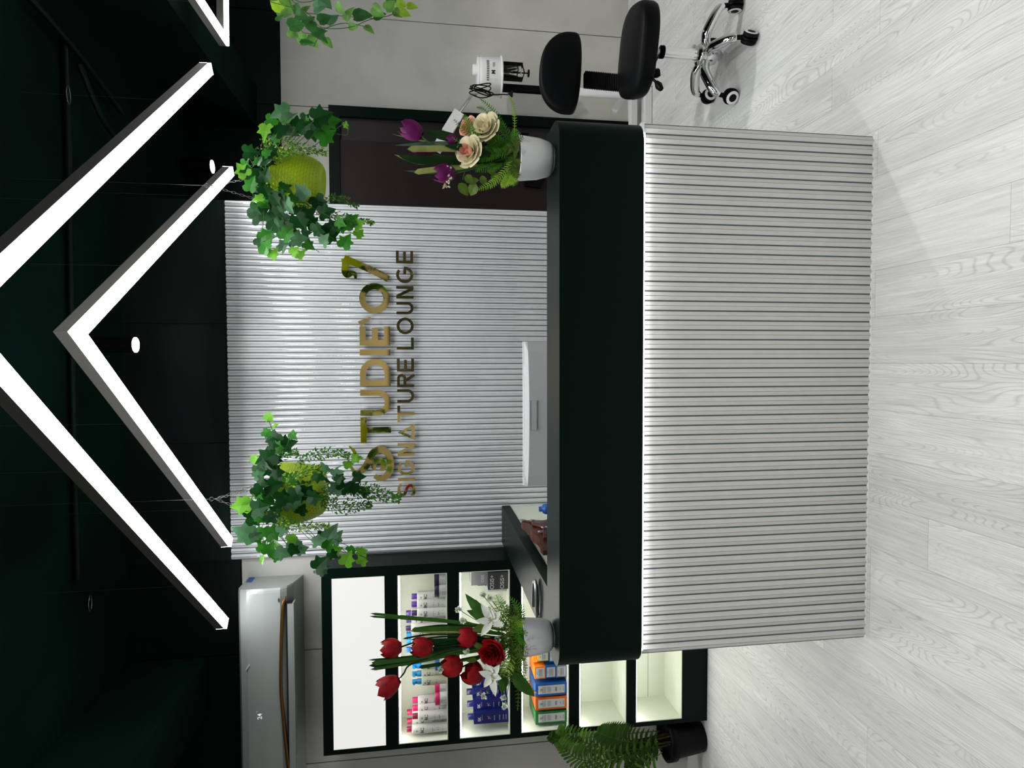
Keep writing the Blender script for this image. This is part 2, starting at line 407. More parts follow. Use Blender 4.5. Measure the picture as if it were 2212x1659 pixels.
# ceiling conduits and leftover wire loops, dark on dark
def T(pts, r, m, name, label, cat, n=6, seg=6, group=None):
    o = MB().tube(spline(pts, n), r, m, seg).build(name, None, pts[0]); return tag(o, label, cat, group)
zc = HC-.018
T([(1.33, 2.79, zc), (.78, 2.79, zc), (.1, 2.78, zc), (-.9, 2.77, zc)], .013, greenfr_m, 'conduit', 'dark pipe crossing the ceiling above both V lamps', 'pipe', group='dark ceiling pipes')
T([(1.37, 2.2, zc-.02), (1.31, 2.76, zc-.022), (1.20, 3.22, zc-.02)], .013, greenfr_m, 'conduit', 'dark pipe running away along the right beam on the ceiling', 'pipe', group='dark ceiling pipes')
T([(1.25, 2.83, zc-.03), (1.10, 3.0, zc-.03), (1.02, 3.2, zc-.03)], .012, greenfr_m, 'conduit', 'short curved dark cable on the ceiling near the right beam', 'pipe', group='dark ceiling pipes')
def ring(c, r, name, label, n=20, ax=(1, 0, 0), ay=(0, .8, .2)):
    c = Vector(c); ax = Vector(ax); ay = Vector(ay)
    o = MB().tube([c+ax*r*math.cos(2*PI*k/n)+ay*r*math.sin(2*PI*k/n) for k in range(n)], .0012, steel_m, 5, closed=True).build(name, None, c)
    return tag(o, label, 'wire', 'loose wire loops on the ceiling')
ring(on(195, 1303, 2.90), .033, 'wire_loop', 'thin round wire loop on the ceiling left of the outer V lamp')
ring(on(148, 205, 2.90), .035, 'wire_loop', 'thin wire loop hanging by the crossing ceiling pipe at right')

# ------------------------------------------------------------------ wall product cabinet
CX0, CX1, CY, CT = -1.922, -1.000, 3.04, 1.99
NX0, NX1 = -1.899, -1.047
rows = [(1.690, 1.942), (1.383, 1.628), (1.067, 1.325), (.759, 1.010), (.450, .706), (.142, .399)]
cab = empty('product_cabinet', (-1.46, CY, 0), 'tall dark green wall cabinet with six lit white niches of hair products', 'cabinet')
mb = MB()
mb.box((CX0, CY, 0), (NX0, WL-.003, CT), greenfr_m).box((NX1, CY, 0), (CX1, WL-.040, CT), greenfr_m)
prev = 0
for z0, z1 in sorted(rows): mb.box((NX0, CY, prev), (NX1, WL-.003, z0), greenfr_m); prev = z1
mb.box((NX0, CY, prev), (NX1, WL-.003, CT), greenfr_m)
P(mb, 'carcass', cab)
sidep = P(MB().box((CX1+.0005, CY+.001, 0), (CX1+.003, YS-.003, CT-.001), greentop_m), 'side_panel', cab)
for i, (z0, z1) in enumerate(rows):
    if i == 0:
        P(MB().box((NX0, CY+.004, z0), (NX1, CY+.012, z1), lightbox_m), 'light_panel', cab); continue
    t = .004
    n = MB().box((NX0, CY+.001, z0), (NX1, WL-.012, z0+t), whitel_m).box((NX0, CY+.001, z1-t), (NX1, WL-.012, z1), whitel_m)
    n.box((NX0, CY+.001, z0+t), (NX0+t, WL-.012, z1-t), whitel_m).box((NX1-t, CY+.001, z0+t), (NX1, WL-.012, z1-t), whitel_m)
    n.box((NX0+t, WL-.016, z0+t), (NX1-t, WL-.012, z1-t), whitel_m)
    if i == 5: n.box((NX0+t, WL-.0165, .245), (NX1-t, WL-.016, .247), groove_m)
    P(n, 'niche_lining', cab)
    P(MB().box((NX0+.006, CY+.020, z1-.0115), (NX1-.006, CY+.027, z1-.0045), ledn_m), 'led_strip', cab)

# ------------------------------------------------------------------ products
def bottle_parts(root, h, r, hc, rc, capm, bodym, txt, lines, inkm, seg=20):
    b = MB(); b.lathe([(r*.96, 0), (r, .003), (r, h-.006), (r*.93, h-.001), (rc*1.05, h)], bodym, seg)
    yf = lambda x, z: -math.sqrt(max(r*r-x*x, 1e-9))-.0004
    if txt: put_text(b, txt, r*.95, 0, h*.66, inkm, yf, .0006)
    put_text(b, 'w', r*.5, 0, h*.84, inkm, yf, .0004)
    for zz, ww in lines: b.add([(-ww*r, yf(-ww*r, 0), zz*h), (0, yf(0, 0), zz*h), (ww*r, yf(ww*r, 0), zz*h), (ww*r, yf(ww*r, 0), zz*h+.0028), (0, yf(0, 0), zz*h+.0028), (-ww*r, yf(-ww*r, 0), zz*h+.0028)], [(0, 1, 4, 5), (1, 2, 3, 4)], lines_m)
    o = b.build('bottle_body', root); c = MB().lathe([(rc, h), (rc, h+hc-.002), (rc*.93, h+hc)], capm, seg).build('cap', root)
    kid(root, o, c)
lines_m = inkg
def capmat(n, c): return mat(n, c, .35)
c_dred = capmat('dark red cap', (.16, .004, .03)); c_pink = capmat('crimson cap', (.55, .01, .11)); c_pur = capmat('purple cap', (.07, .02, .22))
c_dpur = capmat('dark purple cap', (.022, .012, .05)); c_blue = capmat('bright blue cap', (.01, .27, .68)); c_teal = capmat('steel blue cap', (.012, .17, .36)); c_db = capmat('deep blue cap', (.01, .10, .32))
c_navy = capmat('navy bottle', (.006, .010, .11)); c_navyc = capmat('navy cap', (.01, .012, .09)); beige_m = capmat('beige bottle', (.42, .41, .32))
PROTO = {}
def bottle(x, Y, D, zf, kind, capm, label, group):
    """kind: tall / short / spray / navy ; (x, Y): photo pixel of the base centre"""
    px = at(x, Y, D); key = (kind, capm.name)
    if key not in PROTO:
        root = empty(dict(spray='spray_bottle').get(kind, 'shampoo_bottle'), (px.x, D, zf), label, 'bottle', group)
        if kind == 'tall': bottle_parts(root, .176, .0235, .026, .0135, capm, bottle_w, 'BC', ((.40, .45), (.36, .7), (.24, .5), (.13, .75), (.10, .6)), ink)
        elif kind == 'short': bottle_parts(root, .145, .0235, .028, .0140, capm, bottle_w, 'BC', ((.42, .5), (.38, .8), (.25, .4), (.22, .6), (.08, .75), (.12, .6)), ink)
        elif kind == 'spray':
            bottle_parts(root, .125, .022, .022, .0145, capm, beige_m, 'BC', ((.42, .6), (.38, .5), (.15, .7)), ink)
            b = MB().lathe([(.0115, .147), (.0115, .172)], capm, 16).box((-.007, -.020, .158), (.007, 0, .168), capm).build('spray_head', root); kid(root, b)
        else:
            b = MB().box((-.029, -.026, 0), (.029, .026, .178), c_navy)
            vs = b.v; b.v = [(v[0], v[1]*(1 if v[2] < .1 else .8), v[2]) for v in vs]
            b.lathe([(.016, .178), (.016, .182)], c_navy, 16)
            yf = lambda X, z: -.0265+.0052*max(0, z)/.178
            put_text(b, 'SK', .020, -.004, .143, label_m, yf, .0006); put_text(b, 'professional', .0055, .003, .134, label_m, yf)
            for zz in (.072, .045, .026, .012): b.box((-.012, -.0272, zz), (.012, -.0255, zz+.0018), label_m)
            for q in range(9): 
                a = q*2.4; b.add([(math.cos(a)*.010*q/9-.002+dx, -.0258, .100+math.sin(a)*.014*q/9+dz) for dx, dz in ((0, 0), (.004, .001), (.003, .005))], [(0, 1, 2)], random.choice((peach_m, lily_m, red_m)))
            kid(root, b.build('bottle_body', root), MB().lathe([(.0155, .182), (.0155, .206), (.014, .208)], c_navyc, 20).build('cap', root))
        PROTO[key] = root
        return root
    r = copy_tree(PROTO[key]); r.location = (px.x, D, zf); tag(r, label, 'bottle', group)
    return r
z2, z3, z4 = 1.3875, 1.0715, .7635
g2 = 'bottles in the white, red and blue range on the upper product shelf'
F_, B_ = 3.095, 3.185
for Y, D, k, c, l in (
    (1568, F_, 'tall', c_dred, 'tall white bottle with dark red cap, leftmost on the upper shelf'),
    (1550, B_, 'tall', c_pink, 'tall white bottle with crimson cap behind the leftmost bottle of the upper shelf'),
    (1531, B_, 'tall', c_pink, 'tall white bottle with crimson cap behind the short dark red capped one'),
    (1541, F_, 'short', c_dred, 'short white bottle with dark red cap on the upper shelf'),
    (1523.5, F_+.03, 'short', c_pink, 'short white bottle with crimson cap beside the dark red capped short one'),
    (1506, F_+.045, 'short', c_pink, 'short white bottle with crimson cap behind the crimson jar'),
    (1467, F_, 'spray', c_teal, 'beige spray bottle with steel blue head, leftmost of the three spray bottles'),
    (1450, F_+.03, 'spray', c_teal, 'beige spray bottle with steel blue head, middle of the three spray bottles'),
    (1433, F_+.045, 'spray', c_blue, 'beige spray bottle with bright blue head beside the red tulip stem'),
    (1397, F_+.02, 'tall', c_db, 'tall white bottle with deep blue cap half hidden by the red tulips'),
    (1378, 3.15, 'tall', c_blue, 'tall white bottle with bright blue cap, nearer the deep blue capped one'),
    (1365, 3.212, 'tall', c_blue, 'tall white bottle with bright blue cap, nearer the dark purple capped tall one'),
    (1352, F_, 'tall', c_dpur, 'tall white bottle with dark purple cap in the middle of the upper shelf'),
    (1334, 3.205, 'tall', c_pur, 'tall white bottle with purple cap behind the thin grass blades'),
    (1319, 3.155, 'tall', c_pur, 'tall white bottle with purple cap behind the short dark purple capped one'),
    (1320, F_, 'short', c_dpur, 'short white bottle with dark purple cap on the upper shelf'),
    (1301, F_+.02, 'short', c_pur, 'short white bottle with purple cap beside the dark purple capped short one'),
    (1284, F_+.04, 'short', c_pur, 'short white bottle with purple cap behind the purple jars'),
):
    bottle(968, Y, D, z2, k, c, l, g2)
g3 = 'navy blue bottles on the middle product shelf'
for Y, D, l in ((1541, F_, 'navy blue bottle, leftmost on the middle shelf'), (1513, F_+.03, 'navy blue bottle, second from the left on the middle shelf'),
                (1487, F_+.07, 'navy blue bottle behind the greenery, third from the left on the middle shelf'), (1464, F_+.09, 'navy blue bottle behind the open red tulip on the middle shelf')):
    bottle(1100, Y, D, z3, 'navy', c_navyc, l, g3)
# jars
def jar(Y, D, capm, label, key):
    px = at(966, Y, D)
    if key in PROTO:
        r = copy_tree(PROTO[key]); r.location = (px.x, D, z2); tag(r, label, 'jar', 'treatment jars on the upper shelf'); return
    root = empty('treatment_jar', (px.x, D, z2), label, 'jar', 'treatment jars on the upper shelf')
    b = MB().lathe([(.031, 0), (.034, .004), (.034, .034), (.033, .036)], bottle_w, 28)
    yf = lambda x, z: -math.sqrt(max(.034**2-x*x, 1e-9))-.0004
    for zz in (.008, .013, .018, .025): put_text(b, 'Repair', .006, 0, zz, inkg, yf) if zz == .025 else b.add([(-.016, yf(.016, 0), zz), (0, yf(0, 0), zz), (.016, yf(.016, 0), zz), (.016, yf(.016, 0), zz+.002), (0, yf(0, 0), zz+.002), (-.016, yf(.016, 0), zz+.002)], [(0, 1, 4, 5), (1, 2, 3, 4)], inkg)
    kid(root, b.build('jar_body', root), MB().lathe([(.0355, .036), (.0355, .056), (.034, .058)], capm, 28).build('lid', root)); PROTO[key] = root
jar(1505, 3.075, c_pink, 'white jar with crimson lid before the short crimson capped bottles', 'jp')
jar(1481, 3.10, c_pink, 'white jar with crimson lid beside the beige spray bottles', 'jp')
jar(1430, 3.07, c_db, 'white jar with deep blue lid in front of the spray bottle', 'jb')
jar(1273, 3.075, c_dpur, 'white jar with dark purple lid, rightmost but one on the upper shelf', 'jd')
jar(1248, 3.085, c_dpur, 'white jar with dark purple lid against the right side of the upper shelf', 'jd')
# boxed products
def carton(x, y, z, sx, sy, sz, m, label, name='product_box', group=None, lab=True, texts=(), lm=None, tilt=0):
    root = empty(name, (x, y, z), label, 'box', group, tilt)
    MB().box((-sx/2, 0, 0), (sx/2, sy, sz), m).build('carton', root)
    if lab:
        l = MB(); a = .16*sx if sz > sx*1.4 else .10*sx
        x0, x1, q0, q1 = -sx/2+a, sx/2-a, sz*.05+a*.3, sz*.93-a*.3
        l.box((x0, -.0008, q0), (x1, 0, q1), label_m)
        yf = lambda X, Z: -.0012
        if sz > sx*1.4:
            put_text(l, 'Q', .014, 0, q1-.020, inkg, yf, .001)
            for zz, ww in ((.76, .35), (.72, .30), (.68, .34), (.60, .3), (.56, .3), (.52, .26), (.36, .2), (.34, .24), (.32, .2), (.20, .12), (.10, .22)):
                l.box((-sx*ww*.8, -.0012, sz*zz), (sx*ww*.8, -.0007, sz*zz+.0022), inkg)
        else:
            for zz, ww in ((.78, .12), (.6, .30), (.5, .32), (.4, .28), (.3, .32)): l.box((-sx*ww, -.0012, sz*zz), (sx*ww, -.0007, sz*zz+.002), inkg)
        l.build('front_label', root)
    if texts:
        l = MB()
        for t, s_, tx, tz in texts: put_text(l, t, s_, tx, tz, label_m, lambda X, Z: -.0006, .0006)
        l.build('lettering', root)
    return root
bx_g = mat('green carton', (.02, .17, .045), .45); bx_o = mat('orange carton', (.62, .12, .02), .45); bx_b = mat('blue carton', (.01, .10, .38), .45)
bx_or = mat('bright orange carton', (.85, .24, .02), .45); bx_s = mat('slate blue carton', (.16, .20, .34), .45); bx_y = mat('yellow carton', (.55, .38, .03), .45); bx_k = mat('charcoal carton', (.055, .052, .055), .5); bx_sil = mat('silver carton', (.30, .30, .31), .35)
gb = 'cartons standing on the lower product shelf'
for Y, m, c in ((1546.5, bx_g, 'green'), (1516, bx_o, 'orange red'), (1486, bx_b, 'royal blue')):
    for k, D in enumerate((3.07, 3.135, 3.20)):
        X = at(1227, Y, 3.07).x
        carton(X, D, z4, .064, .060, .166, m, ('upright %s carton with white label, front of its row on the lower shelf' if k == 0 else 'upright %s carton, middle of its row behind the labelled one' if k == 1 else 'upright %s carton at the back of its row on the lower shelf') % c, group=gb)
for i, (x0, m, c) in enumerate(((1204.5, bx_s, 'slate blue'), (1182.5, bx_b, 'royal blue'), (1160.5, bx_or, 'bright orange'))):
    p = at(1452, 1452, 3.10); X = at(1200, 1452, 3.07).x
    carton(X, 3.075, z4+i*.0565, .063, .165, .0555, m, ('%s carton lying end on, ' % c)+('bottom of the small stack beside the blue carton', 'middle of the small stack beside the blue carton', 'top of the small stack beside the blue carton')[i], group=gb)
X = at(1200, 1420, 3.07).x
for i, (m, c) in enumerate(((bx_s, 'slate blue'), (bx_b, 'royal blue'))): carton(X, 3.085, z4+i*.0465, .060, .155, .045, m, '%s carton lying end on under the yellow carton, %s' % (c, ('lower one', 'upper one')[i]), group=gb)
carton(X, 3.085, z4+.094, .045, .15, .055, bx_y, 'yellow carton with white label behind the left flower pot', group=gb)
carton(X-.003, 3.10, z4+.150, .06, .15, .022, bx_or, 'flat bright orange carton lying on the yellow carton', group=gb, lab=False)
gk = 'charcoal and silver cartons at the right end of the middle shelf'
X = at(1090, 1253, 3.07).x
carton(X, 3.065, z3, .088, .12, .0515, bx_k, 'charcoal carton lettered OSiS+, lower of the two at the shelf end', group=gk, lab=False, texts=(('OSiS+', .029, -.006, .022),))
carton(X, 3.065, z3+.052, .088, .12, .0515, bx_k, 'charcoal carton lettered OSiS+, upper of the two at the shelf end', group=gk, lab=False, texts=(('OSiS+', .029, -.006, .022),))
carton(X+.012, 3.075, z3+.104, .066, .10, .085, bx_sil, 'silver carton standing on the two charcoal cartons', group=gk, lab=False, texts=(('OSiS', .020, 0, .02),))
X = at(1090, 1278, 3.07).x
carton(X, 3.12, z3, .030, .06, .10, label_m, 'slim white carton beside the charcoal cartons', group=gk, lab=False)
o = MB().lathe([(.016, 0), (.016, .100), (.013, .108), (.013, .145)], c_navy, 18).build('styling_tube', None); o.location = (at(1090, 1264, 3.15).x+.0, 3.20, z3+.0)
tag(o, 'dark blue styling tube standing behind the charcoal cartons', 'tube')

# ------------------------------------------------------------------ reception desk
AX0, AX1, AY0, AY1, AZ0, AZ1 = -.976, .757, 1.846, 2.035, .812, 1.081
desk = empty('reception_desk', (-.1, 1.95, 0), 'reception desk with white fluted front and black green upper band', 'reception desk')
DP = lambda mb, n: P(mb, n, desk)
fl = fluted(-.947, .753, 55, 1.874, .0072, .0015, .803, flute_m, gold_line, groove_m, wc=.0016, wg=.0050, back=.016)
DP(fl, 'fluted_front')
DP(MB().box((-.947, 1.8905, .0), (.753, 1.905, .803), white_m).box((-.947, 1.905, 0), (-.931, 2.02, .803), white_m).box((.737, 1.905, 0), (.753, 2.02, .803), white_m), 'desk_body')
DP(MB().box((-.947, 1.872, 0), (.753, 1.8905, .0013), white_m), 'base_trim')
def rrect(x0, y0, x1, y1, r, n=8, corners=(1, 1, 0, 0)):
    pts = []
    for (cx, cy, a0), use in zip(((x0+r, y0+r, PI), (x1-r, y0+r, 1.5*PI), (x1-r, y1-r, 0), (x0+r, y1-r, .5*PI)), corners):
        if use: pts += [(cx+r*math.cos(a0+.5*PI*k/n), cy+r*math.sin(a0+.5*PI*k/n)) for k in range(n+1)]
        else: pts.append({PI: (x0, y0), 1.5*PI: (x1, y0), 0: (x1, y1), .5*PI: (x0, y1)}[a0])
    return pts
def slab(poly, z0, z1, m, mtop=None):
    mb = MB(); n = len(poly); vs = [(p[0], p[1], z0) for p in poly]+[(p[0], p[1], z1) for p in poly]
    mb.add(vs, [tuple(range(n-1, -1, -1))], m); mb.add(vs, [tuple(range(n, 2*n))], mtop or m)
    mb.add(vs, [(i, (i+1) % n, (i+1) % n+n, i+n) for i in range(n)], m, False); return mb
poly = rrect(AX0, AY0, AX1, AY1, .075, 22)
DP(slab(poly, AZ0, AZ1-.004, greenfr_m), 'upper_band')
DP(slab(poly, AZ1-.004, AZ1, greentop_m), 'counter_top')
DP(MB().box((-.925, 1.857, .8045), (.715, 1.868, .8105), led_m), 'led_strip')
DP(MB().box((-.947, 1.8690, .803), (.753, 1.905, .812), white_m), 'upper_rail')
# return along the left, reaching back to the fluted wall
ret = empty('return_counter', (-.867, 2.6, 0), 'dark green counter return running from the left pot back to the fluted wall', 'counter')
P(MB().box((-.966, AY1+.0005, AZ1-.045), (-.768, YS-.002, AZ1-.0005), greentop_m), 'return_top', ret)
P(MB().box((-.790, AY1+.001, .0), (-.775, YS-.004, AZ1-.046), whitel_m), 'return_inner_panel', ret)
P(MB().box((-.960, AY1+.001, .0), (-.945, YS-.004, AZ1-.046), greenfr_m), 'return_outer_panel', ret)
wt = empty('desk_worktop', (0, 2.3, 0), 'white worktop behind the counter, carrying monitor and handbag', 'desk')
P(MB().box((-.774, 2.036, .72), (.735, 2.45, .745), whitel_m).box((.70, 2.04, 0), (.73, 2.44, .72), whitel_m), 'work_surface', wt)
P(MB().box((-.774, 2.451, .72), (-.45, 3.20, .745), whitel_m).box((-.48, 2.46, 0), (-.455, 3.19, .72), whitel_m), 'side_surface', wt)

# monitor seen from behind
mon = empty('computer_monitor', (-.2, 2.33, .745), 'silver computer monitor seen from behind over the counter', 'monitor')
mb = MB(); n = 14
x0, x1, zt, zb = -.479, .081, 1.111, .79
vs = []
for i in range(n+1):
    t = i/n; x = x0+(x1-x0)*t; bul = .040*math.sin(PI*t)**.6
    vs += [(x, 2.335-bul*.2, zt-.004), (x, 2.33-bul, zt-.014), (x, 2.33-bul, zb), (x, 2.352, zb), (x, 2.352, zt-.004)]
fs = []
for i in range(n):
    a = i*5; b = a+5; fs += [(a+1, b+1, b, a), (a+2, b+2, b+1, a+1), (a+3, b+3, b+2, a+2), (a, b, b+4, a+4)]
fs += [(0, 1, 2, 3, 4), (n*5+4, n*5+3, n*5+2, n*5+1, n*5)]
mb.add(vs, fs, mon_m, False); P(mb, 'back_shell', mon)
P(MB().box((x0, 2.3525, zb-.005), (x1, 2.362, zt), monw_m), 'screen_frame', mon)
vs = []
P(MB().prism([(-.02, zt-.0145), (.02, zt-.0145)]+[(x1-.004-(x1-x0-.008)*k/12-0, zt-.006+.004*math.sin(PI*k/12)) for k in range(13)][::1], 2.345, 2.3522, monw_m), 'top_rim', mon)
P(MB().box((-.255, 2.2865, zt-.042), (-.145, 2.2895, zt-.020), mon_m).box((-.257, 2.2862, zt-.0205), (-.143, 2.2895, zt-.0195), slot_m).box((-.257, 2.2862, zt-.0435), (-.143, 2.2895, zt-.0425), acg_m), 'vent_cover', mon)
P(MB().box((-.23, 2.30, .757), (-.17, 2.33, .95), steel_m).box((-.32, 2.24, .745), (-.08, 2.42, .757), steel_m), 'stand', mon)

# handbag behind the counter
bag = empty('handbag', (-.70, 2.52, .745), 'brown glossy leather handbag slouched on the desk inside the return', 'handbag')
mb = MB(); vs = []; nx, nz = 10, 9
prof = []
def bagpt(s, t, side):
    y = 2.74-.44*s; z = .745+(.312-.02*s)*t; x = -.766 + (.022+(.095*(1-t*.55)*math.sin(PI*min(.95, max(.05, s)))**.5 if side < 0 else 0))
    return Vector((x+(.004*math.sin(t*25+s*9) if side < 0 else 0), y, z+.007*math.sin(s*15)*t))
for side in (-1, 1):
    vs = [bagpt(i/nx, j/nz, side) for i in range(nx+1) for j in range(nz+1)]
    f = [(i*(nz+1)+j, (i+1)*(nz+1)+j, (i+1)*(nz+1)+j+1, i*(nz+1)+j+1) for i in range(nx) for j in range(nz)]
    mb.add(vs, f if side < 0 else [q[::-1] for q in f], bag_m, True)
for i in (0, nx):
    A_ = [bagpt(i/nx, j/nz, -1) for j in range(nz+1)]; B2 = [bagpt(i/nx, j/nz, 1) for j in range(nz+1)]
    mb.add(A_+B2, [(j, j+1, j+nz+2, j+nz+1) for j in range(nz)], bag_m, True)
A_ = [bagpt(i/nx, 1, -1) for i in range(nx+1)]; B2 = [bagpt(i/nx, 1, 1) for i in range(nx+1)]
mb.add(A_+B2, [(j, j+1, j+nx+2, j+nx+1) for j in range(nx)], bag_m, True)
P(mb, 'bag_body', bag)
st = [bagpt(s, t, -1)+Vector((.006, 0, 0)) for s, t in ((.06, .97), (.22, .90), (.40, .95), (.6, .86), (.8, .93))]
P(MB().tube(spline(st, 6), .007, bag_m, 8), 'strap', bag)
for s, t in ((.10, .985), (.22, .90), (.62, .86), (.70, .78), (.66, .93)):
    c = bagpt(s, t, -1)+Vector((.012, 0, 0)); hw = MB().tube([c+Vector((0, .010*math.cos(2*PI*k/12), .013*math.sin(2*PI*k/12))) for k in range(12)], .0022, steel_m, 6, closed=True); P(hw, 'buckle', bag)
o = MB().lathe([(.022, 0), (.024, .02), (.024, .205), (.020, .214), (.012, .218), (.012, .232)], bx_b, 18).build('spray_can', None)
q = at(1181, 1101, 2.5); q = at(1181, 1101, 2.72); o.location = (q.x+.004, 2.72, .745); tag(o, 'blue can on the side worktop, only its shoulder showing above the counter', 'can')
# chrome loop on the return top
o = empty('tap', (-.85, 2.2, AZ1), 'small chrome U shaped tube lying on the dark return top', 'chrome loop')
pts = spline([(-.930, 2.175, AZ1+.008), (-.88, 2.172, AZ1+.010), (-.83, 2.176, AZ1+.011), (-.806, 2.197, AZ1+.012), (-.825, 2.222, AZ1+.012), (-.88, 2.235, AZ1+.011), (-.915, 2.24, AZ1+.010)], 8)
P(MB().tube(pts, .0068, steel_m, 12), 'bent_tube', o)
P(MB().lathe([(.014, AZ1), (.013, AZ1+.006)], chrome_m, 20, Matrix.Translation((-.932, 2.175, 0))).lathe([(.012, AZ1), (.011, AZ1+.006)], chrome_m, 20, Matrix.Translation((-.917, 2.24, 0))), 'foot', o)
o.name = 'chrome_loop'

# ------------------------------------------------------------------ gold lettering on the fluted wall
YG0, YG1 = YS-.026, YS-.020
def L2(x, Y): p = at(x, Y, YG0); return (p.x, p.z)
def stroke(pts, w):
    """closed outline of a polyline with width w (butt ends)"""
    P_ = [Vector(p) for p in pts]; n = len(P_); a = []; b = []
    for i in range(n):
        d0 = (P_[i]-P_[i-1]).normalized() if i else (P_[1]-P_[0]).normalized()
        d1 = (P_[i+1]-P_[i]).normalized() if i < n-1 else d0
        nn = (Vector((-d0.y, d0.x))+Vector((-d1.y, d1.x))).normalized(); k = 1/max(.5, nn.dot(Vector((-d0.y, d0.x))))
        W = w[i] if isinstance(w, (list, tuple)) else w
        a.append(P_[i]+nn*k*W/2); b.append(P_[i]-nn*k*W/2)
    return a, b
def ribbon(mb, pts, w, closed=False):
    pts = [Vector(p) for p in pts]
    if closed:
        n = len(pts); a = []; b = []
        for i in range(n):
            d = (pts[(i+1) % n]-pts[i-1]).normalized(); nn = Vector((-d.y, d.x)); a.append(pts[i]+nn*w/2); b.append(pts[i]-nn*w/2)
    else: a, b = stroke(pts, w); n = len(a)
    m = n if closed else n-1
    mb.kk = getattr(mb, 'kk', 0)+1; yg = YG0-.00025*mb.kk
    vs = [(p.x, yg, p.y) for p in a]+[(p.x, yg, p.y) for p in b]+[(p.x, YG1, p.y) for p in a]+[(p.x, YG1, p.y) for p in b]
    fr = []; sd = []
    for i in range(m):
        j = (i+1) % n
        fr.append((i, j, n+j, n+i)); fr.append((2*n+i, 3*n+i, 3*n+j, 2*n+j)); sd.append((i, 2*n+i, 2*n+j, j)); sd.append((n+i, n+j, 3*n+j, 3*n+i))
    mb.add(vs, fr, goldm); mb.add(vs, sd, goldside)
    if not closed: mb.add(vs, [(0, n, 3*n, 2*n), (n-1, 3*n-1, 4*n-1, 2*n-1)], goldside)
    mb.mounts = getattr(mb, 'mounts', [])+[pts[0] if closed else (pts[0]+pts[-1])/2 if n < 3 else pts[n//2]]
    return mb
def glyph(ch, x0, x1, z0, z1, w):
    """sans capitals from strokes in the box"""
    W, H = x1-x0, z1-z0; h = w/2; mb = MB()
    q = lambda u, v: (x0+W*u, z0+H*v)
    xl, xr, zb, zt = x0+h, x1-h, z0+h, z1-h; zm = (z0+z1)/2
    arc = lambda cx, cz, rx, rz, a0, a1, n=18: [(cx+rx*math.cos(math.radians(a0+(a1-a0)*k/n)), cz+rz*math.sin(math.radians(a0+(a1-a0)*k/n))) for k in range(n+1)]
    cx = (x0+x1)/2
    R = lambda pts, c=False: ribbon(mb, pts, w, c)
    if ch == 'T': R([(x0, zt), (x1, zt)]); R([(cx, z1-w), (cx, z0)])
    elif ch == 'I': R([(cx, z1), (cx, z0)])
    elif ch == 'L': R([(xl, z1), (xl, z0)]); R([(xl+h, zb), (x1, zb)])
    elif ch == 'E':
        R([(xl, z1), (xl, z0)])
        for z, e in ((zt, x1), (zm, x1-W*.08), (zb, x1)): R([(xl+h, z), (e, z)])
    elif ch == 'U': R([(xl, z1), (xl, z0+W/2)]+arc(cx, z0+W/2, cx-xl, W/2-h, 180, 360)[1:]+[(xr, z1)])
    elif ch == 'D': R([(xl, z1), (xl, z0)]); ribbon(mb, [(xl+h, zt), (x1-H/2-h*.2 if x1-H/2 > xl+h else xl+h+.001, zt)]+arc(max(x1-H/2, xl+h+.001), zm, x1-h-max(x1-H/2, xl+h+.001), H/2-h, 90, -90)[1:]+[(xl+h, zb)], w)
    elif ch == 'O': R(arc(cx, zm, W/2-h, H/2-h, 0, 360, 40)[:-1], True)
    elif ch == 'G': R(arc(cx, zm, W/2-h, H/2-h, 48, 348, 30)); R([(x1-h, zm-H*.12), (x1-h, zm+h*.6)]); R([(cx+W*.02, zm), (x1-w, zm)])
    elif ch == 'N': R([(xl, z0), (xl, z1)]); R([(xr, z0), (xr, z1)]); ribbon(mb, [(xl+h*.6, z1-h*.4), (xr-h*.6, z0+h*.4)], w)
    elif ch == 'A':
        o_ = [Vector((x0, z0)), Vector((x1, z0)), Vector((cx, z1))]; cc = Vector((cx, z0+H*.36)); sc_ = 1-w*1.9/(H*.62)
        i_ = [cc+(p-cc)*sc_ for p in o_]
        vs = [(p.x, YG0, p.y) for p in o_+i_]+[(p.x, YG1, p.y) for p in o_+i_]
        for k in range(3):
            q_ = (k+1) % 3; mb.add(vs, [(k, q_, 3+q_, 3+k), (6+k, 9+k, 9+q_, 6+q_)], goldm); mb.add(vs, [(k, 6+k, 6+q_, q_), (3+k, 3+q_, 9+q_, 9+k)], goldside)
        mb.mounts = [o_[0].lerp(i_[0], .5), o_[2].lerp(i_[2], .5)]
    elif ch == 'R': R([(xl, z1), (xl, z0)]); R([(xl+h, zt), (x1-H*.27, zt)]+arc(x1-H*.27, z1-H*.27, H*.27-h, H*.27-h, 90, -90, 12)[1:]+[(xl+h, z1-H*.54+h)]); R([(cx-W*.02, z1-H*.54+h*.6), (x1-h*.8, z0)])
    elif ch == 'S':
        R(spline([Vector(q(.90, .80)), Vector(q(.72, .93)), Vector(q(.45, .945)), Vector(q(.2, .84)), Vector(q(.17, .66)), Vector(q(.42, .545)), Vector(q(.70, .45)), Vector(q(.83, .29)), Vector(q(.75, .12)), Vector(q(.48, .055)), Vector(q(.22, .085)), Vector(q(.08, .22))], 4))
    return mb
def mount(mb):
    for p in getattr(mb, 'mounts', []): mb.tube([(p.x, YG1, p.y), (p.x, YS+.004, p.y)], .003, goldside, 6)
    return mb
name_sign = empty('name_sign', (-.1, YG0, 1.60), "gold mirror lettering STUDIE'O7 on the fluted wall", 'sign')
ZB, ZT = L2(843, 760)[1], L2(777, 760)[1]
wS = .038
